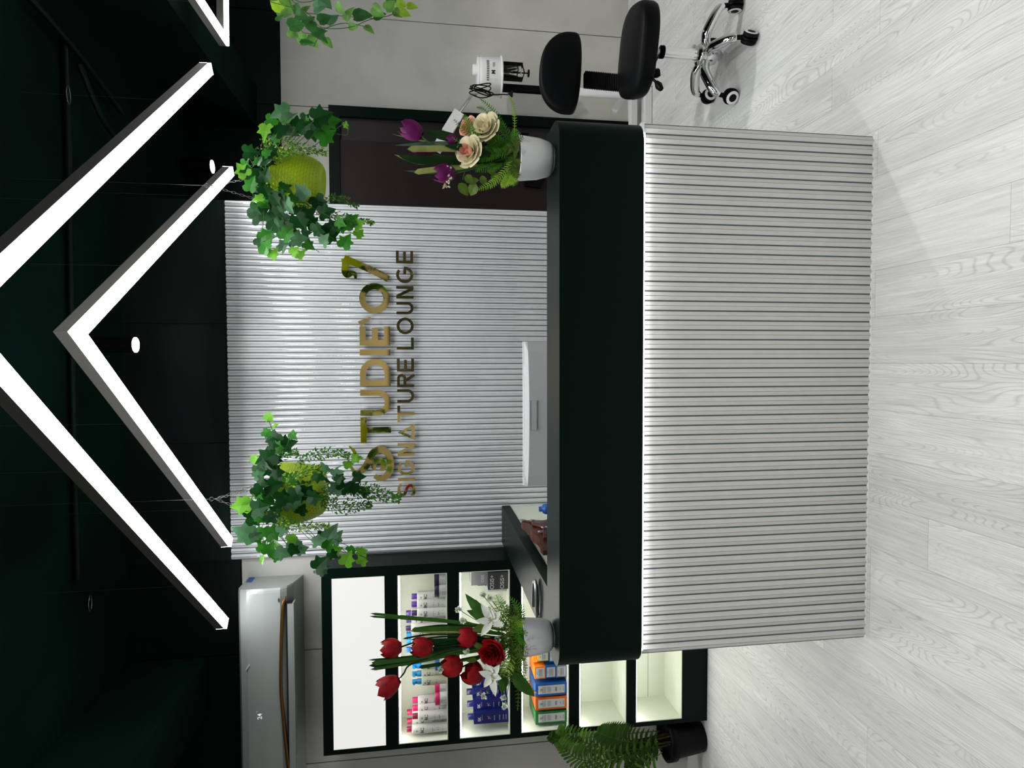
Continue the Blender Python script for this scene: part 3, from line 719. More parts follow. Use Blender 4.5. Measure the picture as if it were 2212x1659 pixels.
for ch, Ya, Yb in (('T', 957, 901), ('U', 898, 842), ('D', 834, 775), ('I', 767.5, 755), ('E', 746.6, 705), ('O', 677, 611.5)):
    xa, xb = L2(810, Ya)[0], L2(810, Yb)[0]
    P(mount(glyph(ch, xa, xb, ZB, ZT, wS*(.80 if ch != 'O' else .85))), 'letter_'+ch.lower(), name_sign)
m_ = MB(); ribbon(m_, [L2(776, 700), L2(801, 687)], [.030, .012]); P(mount(m_), 'apostrophe', name_sign)
# ornamental S: hook above, sweep down into an inner spiral
m_ = MB()
S_pts = [L2(x, Y) for x, Y in ((757, 968), (768, 980), (771, 1000), (762, 1017), (768, 1030), (783, 1022), (800, 1003), (806, 985), (820, 973), (836, 980), (843, 1000), (838, 1022), (824, 1034), (810, 1026), (808, 1010), (818, 1000), (828, 1008), (824, 1017))]
S_w = [.006, .018, .024, .028, .030, .032, .034, .034, .036, .036, .034, .030, .030, .026, .024, .022, .020, .010]
S_pts = [L2(x, Y) for x, Y in ((755, 966), (764, 976), (770, 985))]
m_ = MB()
hook = spline([Vector(L2(x, Y)) for x, Y in ((754, 964), (764, 974), (769, 988))], 5); ribbon(m_, hook, [.006+.018*k/(len(hook)-1) for k in range(len(hook))])
sp1 = spline([Vector(L2(x, Y)) for x, Y in ((758, 1007), (764, 1018), (775, 1020), (788, 1010), (797, 995), (806, 978), (820, 971), (834, 976), (842, 992), (843, 1012), (834, 1029), (820, 1034), (809, 1028))], 5)
k_ = len(sp1)-1; ribbon(m_, sp1, [.010+.026*min(1, 4*i/k_)-.014*max(0, (i/k_-.75)*4) for i in range(k_+1)])
sp2 = spline([Vector(L2(x, Y)) for x, Y in ((809, 1016), (807, 1006), (812, 997), (822, 995), (829, 1003), (828, 1012), (821, 1014))], 5)
k_ = len(sp2)-1; ribbon(m_, sp2, [.008+.020*math.sin(PI*(.15+.7*i/k_)) for i in range(k_+1)])
P(mount(m_), 'letter_s', name_sign)
# curled 7
m_ = MB()
s7 = spline([Vector(L2(x, Y)) for x, Y in ((768, 602), (767, 592), (759, 590), (750, 593), (745, 585), (746, 570), (744, 558))], 5)
k_ = len(s7)-1; ribbon(m_, s7, [.012+.022*min(1, 2*i/k_) for i in range(k_+1)])
s7 = spline([Vector(L2(x, Y)) for x, Y in ((743, 557), (765, 567), (795, 580), (820, 592), (839, 603))], 5); ribbon(m_, s7, .034)
P(mount(m_), 'numeral_7', name_sign)
tag_sign = empty('tagline_sign', (-.1, YG0, 1.45), 'thinner gold lettering SIGNATURE LOUNGE below the larger name sign', 'sign')
ZB2, ZT2 = L2(894.5, 800)[1], L2(857.5, 800)[1]
for ch, Ya, Yb in (('S', 1074, 1044), ('I', 1039, 1033), ('G', 1027, 994.5), ('N', 985, 957.5), ('A', 951, 917), ('T', 912, 876), ('U', 869.5, 841), ('R', 836.5, 807.5), ('E', 802.5, 775),
                   ('L', 755, 729), ('O', 722, 686), ('U', 679, 652), ('N', 645, 618), ('G', 611.5, 576), ('E', 569, 541.7)):
    xa, xb = L2(875, Ya)[0], L2(875, Yb)[0]
    P(mount(glyph(ch, xa, xb, ZB2, ZT2, .0145)), 'letter_'+ch.lower(), tag_sign)

# ------------------------------------------------------------------ air conditioner
ac = empty('air_conditioner', (-1.6, WL, 2.1), 'white split air conditioner with bronze curved trim high on the left wall', 'air conditioner')
AXR, AXL = -1.088, -2.18
prof = [(3.281, 2.378), (3.09, 2.385), (3.065, 2.372), (3.055, 2.34), (3.053, 2.26), (3.060, 2.185), (3.085, 2.158), (3.14, 2.135), (3.281, 2.108)]
mb = MB(); n = len(prof)
def ac_sec(x, ins=0): return [Vector((x, y+(ins if y < 3.2 else 0), z)) for y, z in prof]
secs = [ac_sec(AXR, .012), ac_sec(AXR-.008, .003), ac_sec(AXR-.02), ac_sec(AXL+.02), ac_sec(AXL, .01)]
vs = [v for s_ in secs for v in s_]
mb.add(vs, [(i*n+k, (i+1)*n+k, (i+1)*n+(k+1) % n, i*n+(k+1) % n) for i in range(4) for k in range(n)], acw_m, False)
mb.add(secs[0], [tuple(range(n))], acw_m); mb.add(secs[-1], [tuple(range(n-1, -1, -1))], acw_m)
P(mb, 'casing', ac)
# bronze band bowing along the lower front
def ac_front(x, Y):   # follow the front skin
    p = at(x, Y, 3.05); return p
band = spline([at(x, Y, 3.046) for x, Y in ((617, 1292), (611, 1310), (608, 1360), (606.5, 1440), (607, 1500), (612, 1560), (620, 1640), (630, 1720))], 6)
hb = MB(); vs = []
for i, p in enumerate(band):
    wv = .0065*min(1, (i+1)/5); vs += [(p.x, 3.0475+.0*i, p.z+wv), (p.x, 3.0475, p.z-wv), (p.x, 3.070, p.z-wv), (p.x, 3.070, p.z+wv)]
hb.add(vs, [q for i in range(len(band)-1) for q in ((i*4, i*4+1, i*4+5, i*4+4), (i*4+1, i*4+2, i*4+6, i*4+5), (i*4+3, i*4, i*4+4, i*4+7))], acgold, True)
hb.add(vs[:4], [(0, 3, 2, 1)], acgold); hb.add(vs[-4:], [(0, 1, 2, 3)], acgold)
P(hb, 'bronze_trim', ac)
P(MB().box((-2.10, 3.062, 2.128), (AXR-.075, 3.10, 2.160), slot_m), 'outlet_slot', ac)
P(MB().box((-2.10, 3.052, 2.120), (AXR-.075, 3.120, 2.127), acw_m).box((-2.10, 3.050, 2.120), (AXR-.078, 3.056, 2.150), acg_m), 'louver', ac)
dm = MB(); q = at(561, 1552, 3.052)
put_text(dm, '24', .030, q.x, q.z-.010, disp_m, lambda X, Z: 3.0515, .0004); put_text(dm, '°c', .010, q.x+.024, q.z+.010, disp_m, lambda X, Z: 3.0515)
P(dm, 'temperature_display', ac)
q = at(535, 1443, 3.056); b_ = MB().prism([(q.x-.013, q.z+.005), (q.x+.009, q.z-.010), (q.x+.012, q.z-.007), (q.x-.011, q.z+.009)], 3.046, 3.054, white_m); P(b_, 'maker_mark', ac)
q = at(602, 1298, 3.054); b_ = MB().prism([(q.x-.010, q.z-.002), (q.x, q.z-.004), (q.x+.011, q.z), (q.x, q.z+.004)], 3.050, 3.058, steel_m); P(b_, 'badge', ac)
P(MB().box((AXR+.0002, 3.19, 2.345), (AXR+.0015, 3.275, 2.372), blue_sticker), 'sticker', ac)

ac.scale = (1, .83, 1); ac.location.x -= .012; ac.location.z += .010
# drain hose stub by the cabinet top
o = MB().tube(spline([(-1.085, 3.27, 2.06), (-1.075, 3.25, 2.03), (-1.08, 3.235, 2.0), (-1.09, 3.22, 1.994)], 5), .008, glass_m, 8).build('drain_hose', None)
tag(o, 'short clear drain hose above the cabinet under the air conditioner', 'hose')

# ------------------------------------------------------------------ leaves and plants
IVY_H = [(.14, -.13), (.30, -.15), (.44, -.04), (.52, .12), (.42, .24), (.40, .32), (.50, .46), (.54, .56), (.36, .58), (.25, .62), (.15, .80)]
IVY = [(0, -.02)]+IVY_H+[(0, 1.02)]+[(-x, y) for x, y in IVY_H[::-1]]
OVAL = [(0, 0), (.17, .10), (.28, .32), (.27, .55), (.15, .80), (0, 1.0), (-.15, .80), (-.27, .55), (-.28, .32), (-.17, .10)]
POTH = [(0, 0), (.22, -.06), (.42, .14), (.44, .40), (.26, .72), (0, 1.05), (-.26, .72), (-.44, .40), (-.42, .14), (-.22, -.06)]
def leaf(mb, base, tip, nrm, shape, size, m, fold=.22, curl=.18, wide=1.):
    t = Vector(tip).normalized(); n = Vector(nrm); n = (n-t*n.dot(t)); n.normalize(); s_ = t.cross(n)
    base = Vector(base)
    vs = [base+(t*.38*size)+n*(.0)]
    for x, y in shape: vs.append(base+s_*x*size*wide+t*y*size+n*(abs(x)*fold-(y*y)*curl)*size)
    k = len(shape); mb.add(vs, [(0, i+1, (i+1) % k+1) for i in range(k)], m, False)
def rv(a=1.): return Vector((random.uniform(-a, a), random.uniform(-a, a), random.uniform(-a, a)))
TOCAM = -CF
def leaf_cluster(root, name, spots, D, spread, shape, mats, pxm, down=.9, wide=1.0, origin=None, fill=0.):
    """spots: (x, Y, size_px, material index or None)"""
    mb = MB(); spots = list(spots)
    spots += [(q[0]+random.uniform(-13, 13), q[1]+random.uniform(-13, 13), q[2]*.8, 0 if random.random() < .7 else 1) for q in spots if q[2] >= 28 and random.random() < fill]
    for sp in spots:
        x, Y, s_ = sp[:3]; mi_ = sp[3] if len(sp) > 3 else random.choice((0, 0, 1, 1, 2, 3))
        d = D+random.uniform(-spread, spread); size = s_*d/FPX*pxm*.93
        tip = Vector((random.uniform(-.9, .9), random.uniform(-.45, .2), -down*random.uniform(.2, 1.2)))
        if len(sp) > 4: tip = Vector((sp[4], -.1, sp[5]))
        tip.normalize(); c = at(x, Y, d)
        leaf(mb, c-tip*size*.45, tip, TOCAM+rv(.55)+Vector((0, 0, .35)), shape, size, mats[mi_ % len(mats)], wide=wide)
        if origin is not None and random.random() < .55:
            o_ = Vector(origin)+rv(.04); b_ = c-tip*size*.45
            mid = (o_+b_)/2+Vector((0, 0, .03)); mb.tube(spline([b_, b_.lerp(mid, .6)+rv(.004), mid], 3), .0011, stem_m, 4)
    return P(mb, name, root)
def vine(root, name, px, D0, D1, r=.0014, m=None):
    n = len(px); pts = [at(x, Y, D0+(D1-D0)*i/(n-1)) for i, (x, Y) in enumerate(px)]
    return P(MB().tube(spline(pts, 6), r, m or stem_m, 5), name, root)
def sprig(mb, pts, wpx, D, n, ma, mbb, ls=.0085):
    n = int(n*1.9)
    """feathery small leaved twig following pixel points"""
    P3 = spline([at(x, Y, D+dd) for x, Y, dd in pts], 8); mb.tube(P3, .0012, stem_m, 4)
    L_ = len(P3)
    for i in range(n):
        t = i/n; k = min(L_-2, int(t*(L_-1))); p = P3[k].lerp(P3[k+1], t*(L_-1)-k); ax = (P3[k+1]-P3[k]).normalized()
        w_ = wpx*D/FPX*(.35+.65*math.sin(PI*min(1, .25+.75*t)))
        o_ = rv(1); o_ -= ax*o_.dot(ax); o_.normalize(); q_ = p+o_*w_*random.uniform(.1, 1)+ax*w_*.3
        leaf(mb, q_, ax*.8+o_*.9, TOCAM+rv(.8), OVAL, ls*random.uniform(.7, 1.3), ma if random.random() < .6 else mbb, wide=1.1, curl=.4)

def lime_basket(root, c, r, h, tiltx=0., tilty=0.):
    """woven look bowl: rows of raised oval studs around a tapering wall"""
    M = Matrix.Translation(c) @ Euler((tiltx, tilty, 0)).to_matrix().to_4x4()
    mb = MB(); prof = [(.52, 0), (.60, .02), (.72, .10), (.82, .24), (.90, .42), (.96, .62), (1.0, .85), (1.015, .96), (1.03, .97), (1.03, 1.0), (.985, 1.0), (.97, .9), (.5, .1)]
    mb.lathe([(a*r, (b-1)*h) for a, b in prof], lime_m, 40, M)
    def rad(t):
        for (a, b), (a2, b2) in zip(prof[1:7], prof[2:8]):
            if b <= t <= b2: return r*(a+(a2-a)*(t-b)/(b2-b))
        return r
    rowsn, seg = 15, 38
    for j in range(rowsn):
        t = .06+.88*j/rowsn; R_ = rad(t)
        for k in range(seg):
            a = 2*PI*(k+.5*(j % 2))/seg; da = 2*PI/seg*.40; dz = .88*h/rowsn*.46
            q = []
            for aa, zz, e in ((a-da, 0, .0), (a, -dz, .0), (a+da, 0, .0), (a, dz, .0), (a, 0, .0028)):
                rr_ = rad(max(.02, min(.95, t+zz/h)))+.0006+e; q.append(M @ Vector((rr_*math.cos(aa), rr_*math.sin(aa), (t-1)*h+zz)))
            mb.add(q, [(0, 1, 4), (1, 2, 4), (2, 3, 4), (3, 0, 4)], lime_m, True)
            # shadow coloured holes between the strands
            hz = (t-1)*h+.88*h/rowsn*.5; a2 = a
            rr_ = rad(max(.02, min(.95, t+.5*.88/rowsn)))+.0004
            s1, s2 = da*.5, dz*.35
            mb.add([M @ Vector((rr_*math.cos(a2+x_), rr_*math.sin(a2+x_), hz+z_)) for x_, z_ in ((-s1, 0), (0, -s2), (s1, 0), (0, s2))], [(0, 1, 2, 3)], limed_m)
    P(mb, 'woven_pot', root)
    P(MB().lathe([(.01, -.012), (.96*r, -.014)], soil_m, 32, M, cap=False), 'moss', root)
def chain(root, a, b, name='chain'):
    a, b = Vector(a), Vector(b); n = max(3, int((b-a).length/.014)); mb = MB(); d = (b-a).normalized()
    u = d.cross(Vector((0, 1, 0))).normalized(); v = d.cross(u)
    for i in range(n):
        c = a.lerp(b, (i+.5)/n); s_ = u if i % 2 else v
        mb.tube([c+d*.0095*math.cos(2*PI*k/8)+s_*.0038*math.sin(2*PI*k/8) for k in range(8)], .0008, wire_m, 4, closed=True)
    return P(mb, name, root)
IV = (ivyA, ivyB, ivyC, ivyD)
GB = 'hanging ivy baskets'
# right basket (over the door side)
cR = at(596, 386, 2.45)
bR = empty('hanging_ivy_basket', cR, 'lime woven hanging basket of ivy, most of its pot showing, over the door side', 'hanging plant', GB)
lime_basket(bR, cR, .112, .175, tilty=.10)
top = at(447, 401, 2.45)
P(MB().tube([top, (top.x, top.y, HC)], .0005, wire_m, 5), 'hanging_wire', bR)
P(MB().tube([top+Vector((.007*math.cos(2*PI*k/12), 0, .007*math.sin(2*PI*k/12))) for k in range(12)], .001, wire_m, 5, closed=True), 'hook', bR)
for a in (20, 140, 260): chain(bR, top-Vector((0, 0, .012)), cR+Vector((.112*math.cos(math.radians(a)), .112*math.sin(math.radians(a)), 0)))
sp = [(604,245,44,3,-.2,.6),(620,255,34,1),(630,252,28,1),(572,285,34,2,-.5,.1),(582,278,28,2),(645,272,44,0,.3,-1),(660,272,34,0),(697,250,44,0,.4,-1),(716,262,40,1,.3,-1),(748,272,16,2),(706,292,42,1,.6,-.9),(682,284,42,0,-.3,-1),(664,262,18,1),
 (541,337,40,0,-.4,.3),(522,366,32,2,.4,.3),(531,358,24,1),(546,377,42,0,.6,-.8),(560,396,44,0),(574,377,32,0),(590,382,34,1),(612,402,34,0),(543,396,34,1,.7,-.2),(565,402,34,0),(624,417,38,0,-.3,-1),(606,432,38,0),(650,412,36,3,.4,.4),(622,446,34,3,-.9,-.5),(596,442,34,0),(638,432,28,1),
 (555,430,26,2,-.2,.8),(560,462,42,0,.2,-.3),(572,442,26,1),(590,472,42,0),(606,492,38,0),(580,506,40,3,.9,-.5),(576,530,38,1,.8,-.3),(592,546,26,2,.9,-.5),(622,502,38,1,.7,-.5),(615,526,38,3,.9,-.4),(637,541,22,2),(651,548,26,2,.9,-.6),(666,462,40,0),(650,482,38,0),(645,516,40,3),(668,531,26,1),(690,502,40,0),(702,517,30,3),
 (716,507,38,0,.5,-.9),(722,487,34,0),(748,520,34,1,.95,-.5),(742,490,30,1,-.3,-1),(760,476,36,1),(776,484,28,2),(777,503,24,2),(690,442,38,0),(706,457,36,0),(736,482,26,1),(585,430,30,0),(560,345,26,1),(612,470,34,0),(630,480,34,0),(550,455,30,0),(575,415,32,0),(600,412,30,1),(660,500,32,0),(675,480,32,0),(640,455,34,0),(625,395,22,1),
 (590,262,30,1),(610,280,34,0),(632,285,30,0),(600,300,26,1),(590,330,26,0),(583,350,30,0),(578,330,22,1)]
leaf_cluster(bR, 'ivy_foliage', sp, 2.34, .06, IVY, IV, 1.0, origin=cR, fill=.40)
mb = MB()
sprig(mb, [(590,345,-.05),(620,325,-.1),(660,322,-.1),(703,330,-.08)], 13, 2.4, 150, sprigA, sprigB)
sprig(mb, [(585,330,0),(575,308,0),(600,300,-.02),(640,312,-.04)], 12, 2.4, 90, sprigA, sprigB)
sprig(mb, [(620,450,0),(690,460,-.02),(750,470,-.03),(806,482,-.04)], 11, 2.4, 130, sprigA, sprigB)
sprig(mb, [(640,445,0),(700,436,-.02),(735,428,-.03),(772,447,-.03)], 9, 2.4, 90, sprigA, sprigA)
sprig(mb, [(575,400,-.08),(605,420,-.1),(618,432,-.1)], 9, 2.4, 40, sprigB, sprigB)
sprig(mb, [(600,420,0),(560,330,0),(550,345,0)], 9, 2.4, 40, sprigA, sprigA)
P(mb, 'feathery_sprigs', bR)
for px in ([(560,330),(556,350),(580,372)], [(600,480),(615,510),(628,535),(632,555)], [(660,500),(672,530),(690,545)], [(700,280),(745,292),(752,280),(748,270)], [(690,440),(730,470),(776,490)]):
    vine(bR, 'ivy_stem', px, 2.4, 2.37)
# left basket (before the gold sign)
cL = at(612, 1067, 2.35)
bL = empty('hanging_ivy_basket', cL, 'lime woven hanging basket of ivy, mostly overgrown, beside the large gold S', 'hanging plant', GB)
lime_basket(bL, cL, .113, .155, tilty=-.06)
top = at(457, 1078, 2.35)
P(MB().tube([top, (top.x, top.y, HC)], .0005, wire_m, 5), 'hanging_wire', bL)
P(MB().tube([top+Vector((.007*math.cos(2*PI*k/12), 0, .007*math.sin(2*PI*k/12))) for k in range(12)], .001, wire_m, 5, closed=True), 'hook', bL)
for a in (60, 180, 300): chain(bL, top-Vector((0, 0, .012)), cL+Vector((.113*math.cos(math.radians(a)), .113*math.sin(math.radians(a)), 0)))
sp = [(582,903,22,2),(596,919,16,2),(578,936,22,1),(587,942,42,0,.5,.7),(573,991,46,0,-.3,.7),(550,991,24,2),(576,1005,34,0),(620,960,42,0,.3,-.8),(634,942,22,1),(600,966,28,1),(570,1018,34,0),(560,1025,24,3),(590,1050,44,0,.2,-.9),(565,1045,32,0),(558,1070,26,1),(518,1092,40,2,-.1,.8),(537,1088,22,2),(562,1097,42,0),(552,1117,42,0,.1,-.9),(525,1150,48,3,.3,.8),(560,1152,32,1),(556,1166,26,1),
 (574,1150,26,1),(594,1150,38,1,.3,-.8),(614,1140,34,3),(632,1166,26,2),(568,1180,28,1,.9,-.3),(567,1206,22,2,.9,-.2),(583,1184,32,1,.8,-.4),(602,1181,26,2),(612,1196,32,3,-.4,-.8),(598,1204,18,1),(640,1180,36,3),(654,1186,26,3),(650,1068,30,3,-.9,-.7),(668,1066,40,0),(642,1070,38,0,-.9,-.3),(690,1030,30,0),(702,1158,40,0,.9,-.7),(716,1150,42,3,.9,-.5),
 (690,1168,30,3,.4,-.9),(728,1160,34,3,.9,-.6),(710,1176,30,1),(726,1190,30,2),(760,1190,24,1),(751,1206,34,2,.95,-.5),(782,1190,24,2),(784,1208,26,2,.95,-.5),(694,1216,40,0,.9,-.8),(700,1230,26,0,.7,-.9),(728,1050,34,3,.8,-.3),(746,1052,32,0),(768,1055,34,0,-.4,-.9),(790,1060,26,0),(776,1030,28,0),(755,1002,24,2,.2,-1),(772,990,24,2,.2,-1),(730,1022,28,3,.4,-.9),(705,1012,30,3),
 (600,1035,36,0),(615,1075,40,0),(632,1085,38,0),(580,1080,38,0),(596,1100,30,0),(600,1020,30,0),(630,1030,30,1),(575,1110,30,0),(540,1105,26,0),(560,1060,30,0),(586,1120,30,0),(660,1048,26,1),(640,1045,26,0),(680,1075,36,0),(652,1100,28,0),(712,1040,30,0),(560,1010,30,0),(590,1000,28,0)]
leaf_cluster(bL, 'ivy_foliage', sp, 2.22, .05, IVY, IV, 1.0, origin=cL, fill=.22)
mb = MB()
sprig(mb, [(640,1000,0),(680,985,-.03),(720,978,-.03),(752,985,-.03)], 13, 2.24, 130, sprigA, sprigA)
sprig(mb, [(690,1065,.02),(760,1060,.02),(810,1066,.02),(862,1078,.02)], 20, 2.24, 300, sprigA, sprigA)
sprig(mb, [(690,1080,.02),(740,1095,.02),(800,1090,.02)], 16, 2.24, 150, sprigA, sprigA)
sprig(mb, [(615,1050,-.12),(650,1022,-.12),(690,1012,-.1)], 14, 2.24, 110, sprigA, sprigB)
sprig(mb, [(600,1120,-.05),(640,1138,-.06),(710,1136,-.06)], 10, 2.24, 110, sprigA, sprigB)
sprig(mb, [(560,1100,0),(585,1110,-.02),(610,1125,-.02)], 12, 2.24, 60, sprigB, sprigA)
sprig(mb, [(590,1010,0),(605,985,-.02),(640,975,-.02)], 12, 2.24, 70, sprigA, sprigA)
P(mb, 'feathery_sprigs', bL)
for px in ([(600,1045),(640,1048),(690,1030),(740,1005),(780,985)], [(585,1120),(600,1150),(620,1175),(650,1190),(700,1188),(760,1195),(790,1205),(800,1212)], [(610,990),(600,960),(585,920),(578,900)], [(560,1090),(548,1070),(540,1090)], [(640,1050),(655,1080),(660,1100)], [(600,1130),(580,1165),(575,1195)], [(700,1060),(760,1045),(800,1062)]):
    vine(bL, 'ivy_stem', px, 2.28, 2.25)
# third basket: only its trailing pothos reaches into view
cT = Vector((1.61, 2.5, 2.06))
bT = empty('hanging_pothos_basket', cT, 'trailing variegated pothos hanging in at the right edge above the stool', 'hanging plant')
lime_basket(bT, cT, .11, .17)
topT = cT+Vector((0, 0, .28)); P(MB().tube([topT, (topT.x, topT.y, HC)], .0005, wire_m, 5), 'hanging_wire', bT)
for a in (20, 140, 260): chain(bT, topT, cT+Vector((.11*math.cos(math.radians(a)), .11*math.sin(math.radians(a)), 0)))
sp = [(597,8,34,2,.3,.3),(612,26,30,1),(606,38,24,0),(640,54,38,0),(632,72,26,1,-.3,-.5),(667,44,30,0),(675,60,30,0),(656,86,28,1,-.5,-.8),(662,92,28,0),(674,90,30,1,-.6,-.8),(692,80,34,0,-.4,-.8),(708,92,24,1,-.7,-.8),(700,40,30,0),(718,42,34,3),(734,18,28,1),(753,30,32,1),(782,33,42,0,.2,-.8),(762,57,20,1,-.1,-1),(797,63,24,1,-.5,-.9),(815,24,32,1),(818,32,28,0),(842,12,28,1),(846,4,24,0),(866,8,24,2),
 (858,28,22,1),(874,29,24,2,-.2,-1),(890,14,24,2,.1,-1),(690,14,32,3),(702,4,34,3),(640,20,26,0),(650,34,30,0),(660,20,24,1),(620,10,34,1),(605,3,34,2),(688,68,34,0)]
leaf_cluster(bT, 'pothos_foliage', sp, 2.5, .06, POTH, (pothA, pothB, sprigB, ivyD), 1.0)
for px in ([(612,-20),(640,10),(672,35),(690,57),(720,62),(760,58),(800,42),(840,34),(870,20)], [(620,-10),(640,40),(655,70),(690,72)], [(700,62),(745,50),(800,60)], [(700,70),(702,92)], [(690,75),(678,100)], [(600,0),(585,4),(640,18)], [(612,-20),(650,5),(700,-5)]):
    vine(bT, 'pothos_vine', px, 2.5, 2.5)

# ------------------------------------------------------------------ flower arrangements
def petal(mb, base, dirv, nrm, L_, W_, m, cup=.3, tipw=.15, n=5, bend=.0):
    t = Vector(dirv).normalized(); n_ = Vector(nrm); n_ -= t*n_.dot(t); n_.normalize(); s_ = t.cross(n_); base = Vector(base)
    vs = []
    for i in range(n+1):
        u = i/n; w_ = W_*(math.sin(PI*(u**.75))**.8 if 0 < u < 1 else (.25 if u == 0 else tipw))*.5
        c = base+t*L_*u+n_*L_*(bend*u*u)
        for k in (-1, 0, 1): vs.append(c+s_*w_*k+n_*W_*cup*(k*k)*.5*(1-.3*u))
    mb.add(vs, [(i*3+k, i*3+k+1, i*3+k+4, i*3+k+3) for i in range(n) for k in (0, 1)], m, True)
def tulip(root, c, ax, L_, W_, m, stem=None, open_=.0, name='tulip'):
    c = Vector(c); ax = Vector(ax).normalized(); b = c-ax*L_*.5; mb = MB(); L_ *= 1.10; W_ *= 1.08
    u = ax.orthogonal().normalized(); v = ax.cross(u)
    for ring_, k0 in ((0, 0), (1, .5)):
        for k in range(3):
            a = 2*PI*(k+k0)/3; o_ = u*math.cos(a)+v*math.sin(a)
            vs = []; n, mm = 7, 4
            for i in range(n+1):
                t = i/n; prof = math.sin(PI*(.06+.74*t)**.85); R_ = W_*.5*(prof**.62)*(1-.08*ring_)+open_*W_*t*t*.5
                span = 1.25*(1-t**2.4)+.02
                for j in range(-mm, mm+1):
                    aa = a+span*j/mm; oo = u*math.cos(aa)+v*math.sin(aa)
                    vs.append(b+ax*L_*(t*(1-.05*ring_)-.03*abs(j/mm)*t)+oo*R_)
            q = 2*mm+1
            mb.add(vs, [(i*q+j, i*q+j+1, (i+1)*q+j+1, (i+1)*q+j) for i in range(n) for j in range(2*mm)], m, True)
    o = P(mb, name, root)
    if stem: 
        sm = MB(); pts = spline([b+ax*.004]+[Vector(s_) for s_ in stem], 6); sm.tube(pts, .0026, stemd_m if m is red_m else stem_m, 6); P(sm, 'flower_stem', root)
    return o
def rose(root, c, ax, R_, m, mc, name='rose'):
    c = Vector(c); ax = Vector(ax).normalized(); u = ax.orthogonal().normalized(); v = ax.cross(u); mb = MB()
    for lay, (r0, h, cnt, mm) in enumerate(((.22, .50, 3, mc), (.42, .46, 4, mc), (.62, .36, 5, m), (.82, .22, 5, m), (1.0, .06, 6, m))):
        for k in range(cnt):
            a = 2*PI*(k+.4*lay)/cnt; vs = []; n, w_ = 5, 3; sp_ = 2.4*PI/cnt*.5
            for i in range(n+1):
                t = i/n; rr_ = R_*r0*(.25+.75*math.sin(t*PI*.5))*(1+.22*t*t*(lay > 1)); z = R_*(-.55+(h+.55)*t)-(R_*.14*t*t*t*(lay > 2))
                for j in range(-w_, w_+1):
                    f_ = j/w_; aa = a+sp_*f_*(1-.35*t**3); oo = u*math.cos(aa)+v*math.sin(aa); vs.append(c+oo*rr_*(1-.04*f_*f_)+ax*(z-R_*.10*f_*f_*t))
            q = 2*w_+1; mb.add(vs, [(i*q+j, i*q+j+1, (i+1)*q+j+1, (i+1)*q+j) for i in range(n) for j in range(2*w_)], mm, True)
    return P(mb, name, root)
def blade(mb, pts, w0, m, nrm=None, taper=1.3):
    P3 = spline(pts, 6); n = len(P3); vs = []
    for i, p in enumerate(P3):
        t = i/(n-1); d = (P3[min(i+1, n-1)]-P3[max(i-1, 0)]).normalized(); s_ = d.cross(nrm or TOCAM).normalized()
        w_ = w0*min(1, (1-t)*taper*2.2+.03)*(.6+.4*min(1, t*4))*.5; nn = s_.cross(d)
        vs += [p-s_*w_+nn*w_*.3, p, p+s_*w_+nn*w_*.3]
    mb.add(vs, [(i*3+k, i*3+k+1, i*3+k+4, i*3+k+3) for i in range(n-1) for k in (0, 1)], m, True)
def fern(mb, pts, wpx, D, m, n=22, nrm=None, fine=False):
    P3 = spline(pts, 8); L_ = len(P3); mb.tube(P3, .0011, m, 4); W_ = wpx*D/FPX
    for i in range(1, n):
        t = i/n; f_ = t*(L_-1); k = min(L_-2, int(f_)); p = P3[k].lerp(P3[k+1], f_-k); d = (P3[k+1]-P3[k]).normalized(); s_ = d.cross(nrm or TOCAM).normalized()
        ww = W_*math.sin(PI*(.12+.83*t))**.8
        for sg in (-1, 1):
            dv = (s_*sg+d*.55+rv(.12)).normalized()
            if fine:
                for q_ in range(4): leaf(mb, p+dv*ww*q_*.28, (dv+rv(.7)), TOCAM+rv(.5), OVAL, ww*.42, m, wide=.8)
            else: leaf(mb, p, dv, TOCAM+rv(.25), OVAL, ww, m, wide=.42, curl=.1, fold=.3)
def A(x, Y, D=1.95): return at(x, Y, D)
def pot(root, base, r0, r1, h, m, name='pot'):
    mb = MB(); b = Vector(base)
    mb.lathe([(r0*.78, 0), (r0*.80, .005), (r0*.92, .006), (r0*1.02, .012), (r0*1.07, h*.16), (r0+(r1-r0)*.66, h*.42), (r1*.965, h*.74), (r1, h*.97), (r1*1.0, h), (r1*.94, h), (r1*.92, h*.88), (.001, h*.86)], m, 40, Matrix.Translation(b), cap=True)
    return P(mb, name, root)
# right arrangement: purple tulips and cream roses
bR_ = Vector((.648, 1.945, AZ1))
fr = empty('flower_arrangement', bR_, 'white pot of purple tulips, cream roses and ferns at the right end of the counter', 'flower pot', 'potted artificial flowers on the counter')
pot(fr, bR_, .051, .069, .113, pot_m)
P(MB().lathe([(.004, AZ1+.100), (.060, AZ1+.104)], soil_m, 28, Matrix.Translation((bR_.x, bR_.y, 0)), cap=False), 'moss', fr)
D = 1.94; cen = A(1112, 332, D)
tulip(fr, A(890, 282, D), A(867, 272, D)-A(915, 297, D), .066, .056, purple_m, [A(925, 306, D), A(960, 322, D), A(1040, 332, D), cen])
tulip(fr, A(913, 334, D+.03), A(880, 334, D)-A(940, 334, D), .062, .046, purple_m, [A(970, 338, D+.03), A(1040, 335, D+.03), cen])
tulip(fr, A(961, 374, D), A(938, 372, D)-A(985, 374, D), .062, .054, purple_m, [A(1020, 365, D), A(1070, 350, D), cen])
tulip(fr, A(978, 304, D+.02), A(965, 304, D)-A(995, 304, D), .040, .038, purple_m, [A(1020, 315, D+.02), A(1070, 325, D+.02), cen])
rose(fr, A(1010, 326, D-.03), TOCAM+Vector((.0, 0, .75)), .043, cream_m, peach_m)
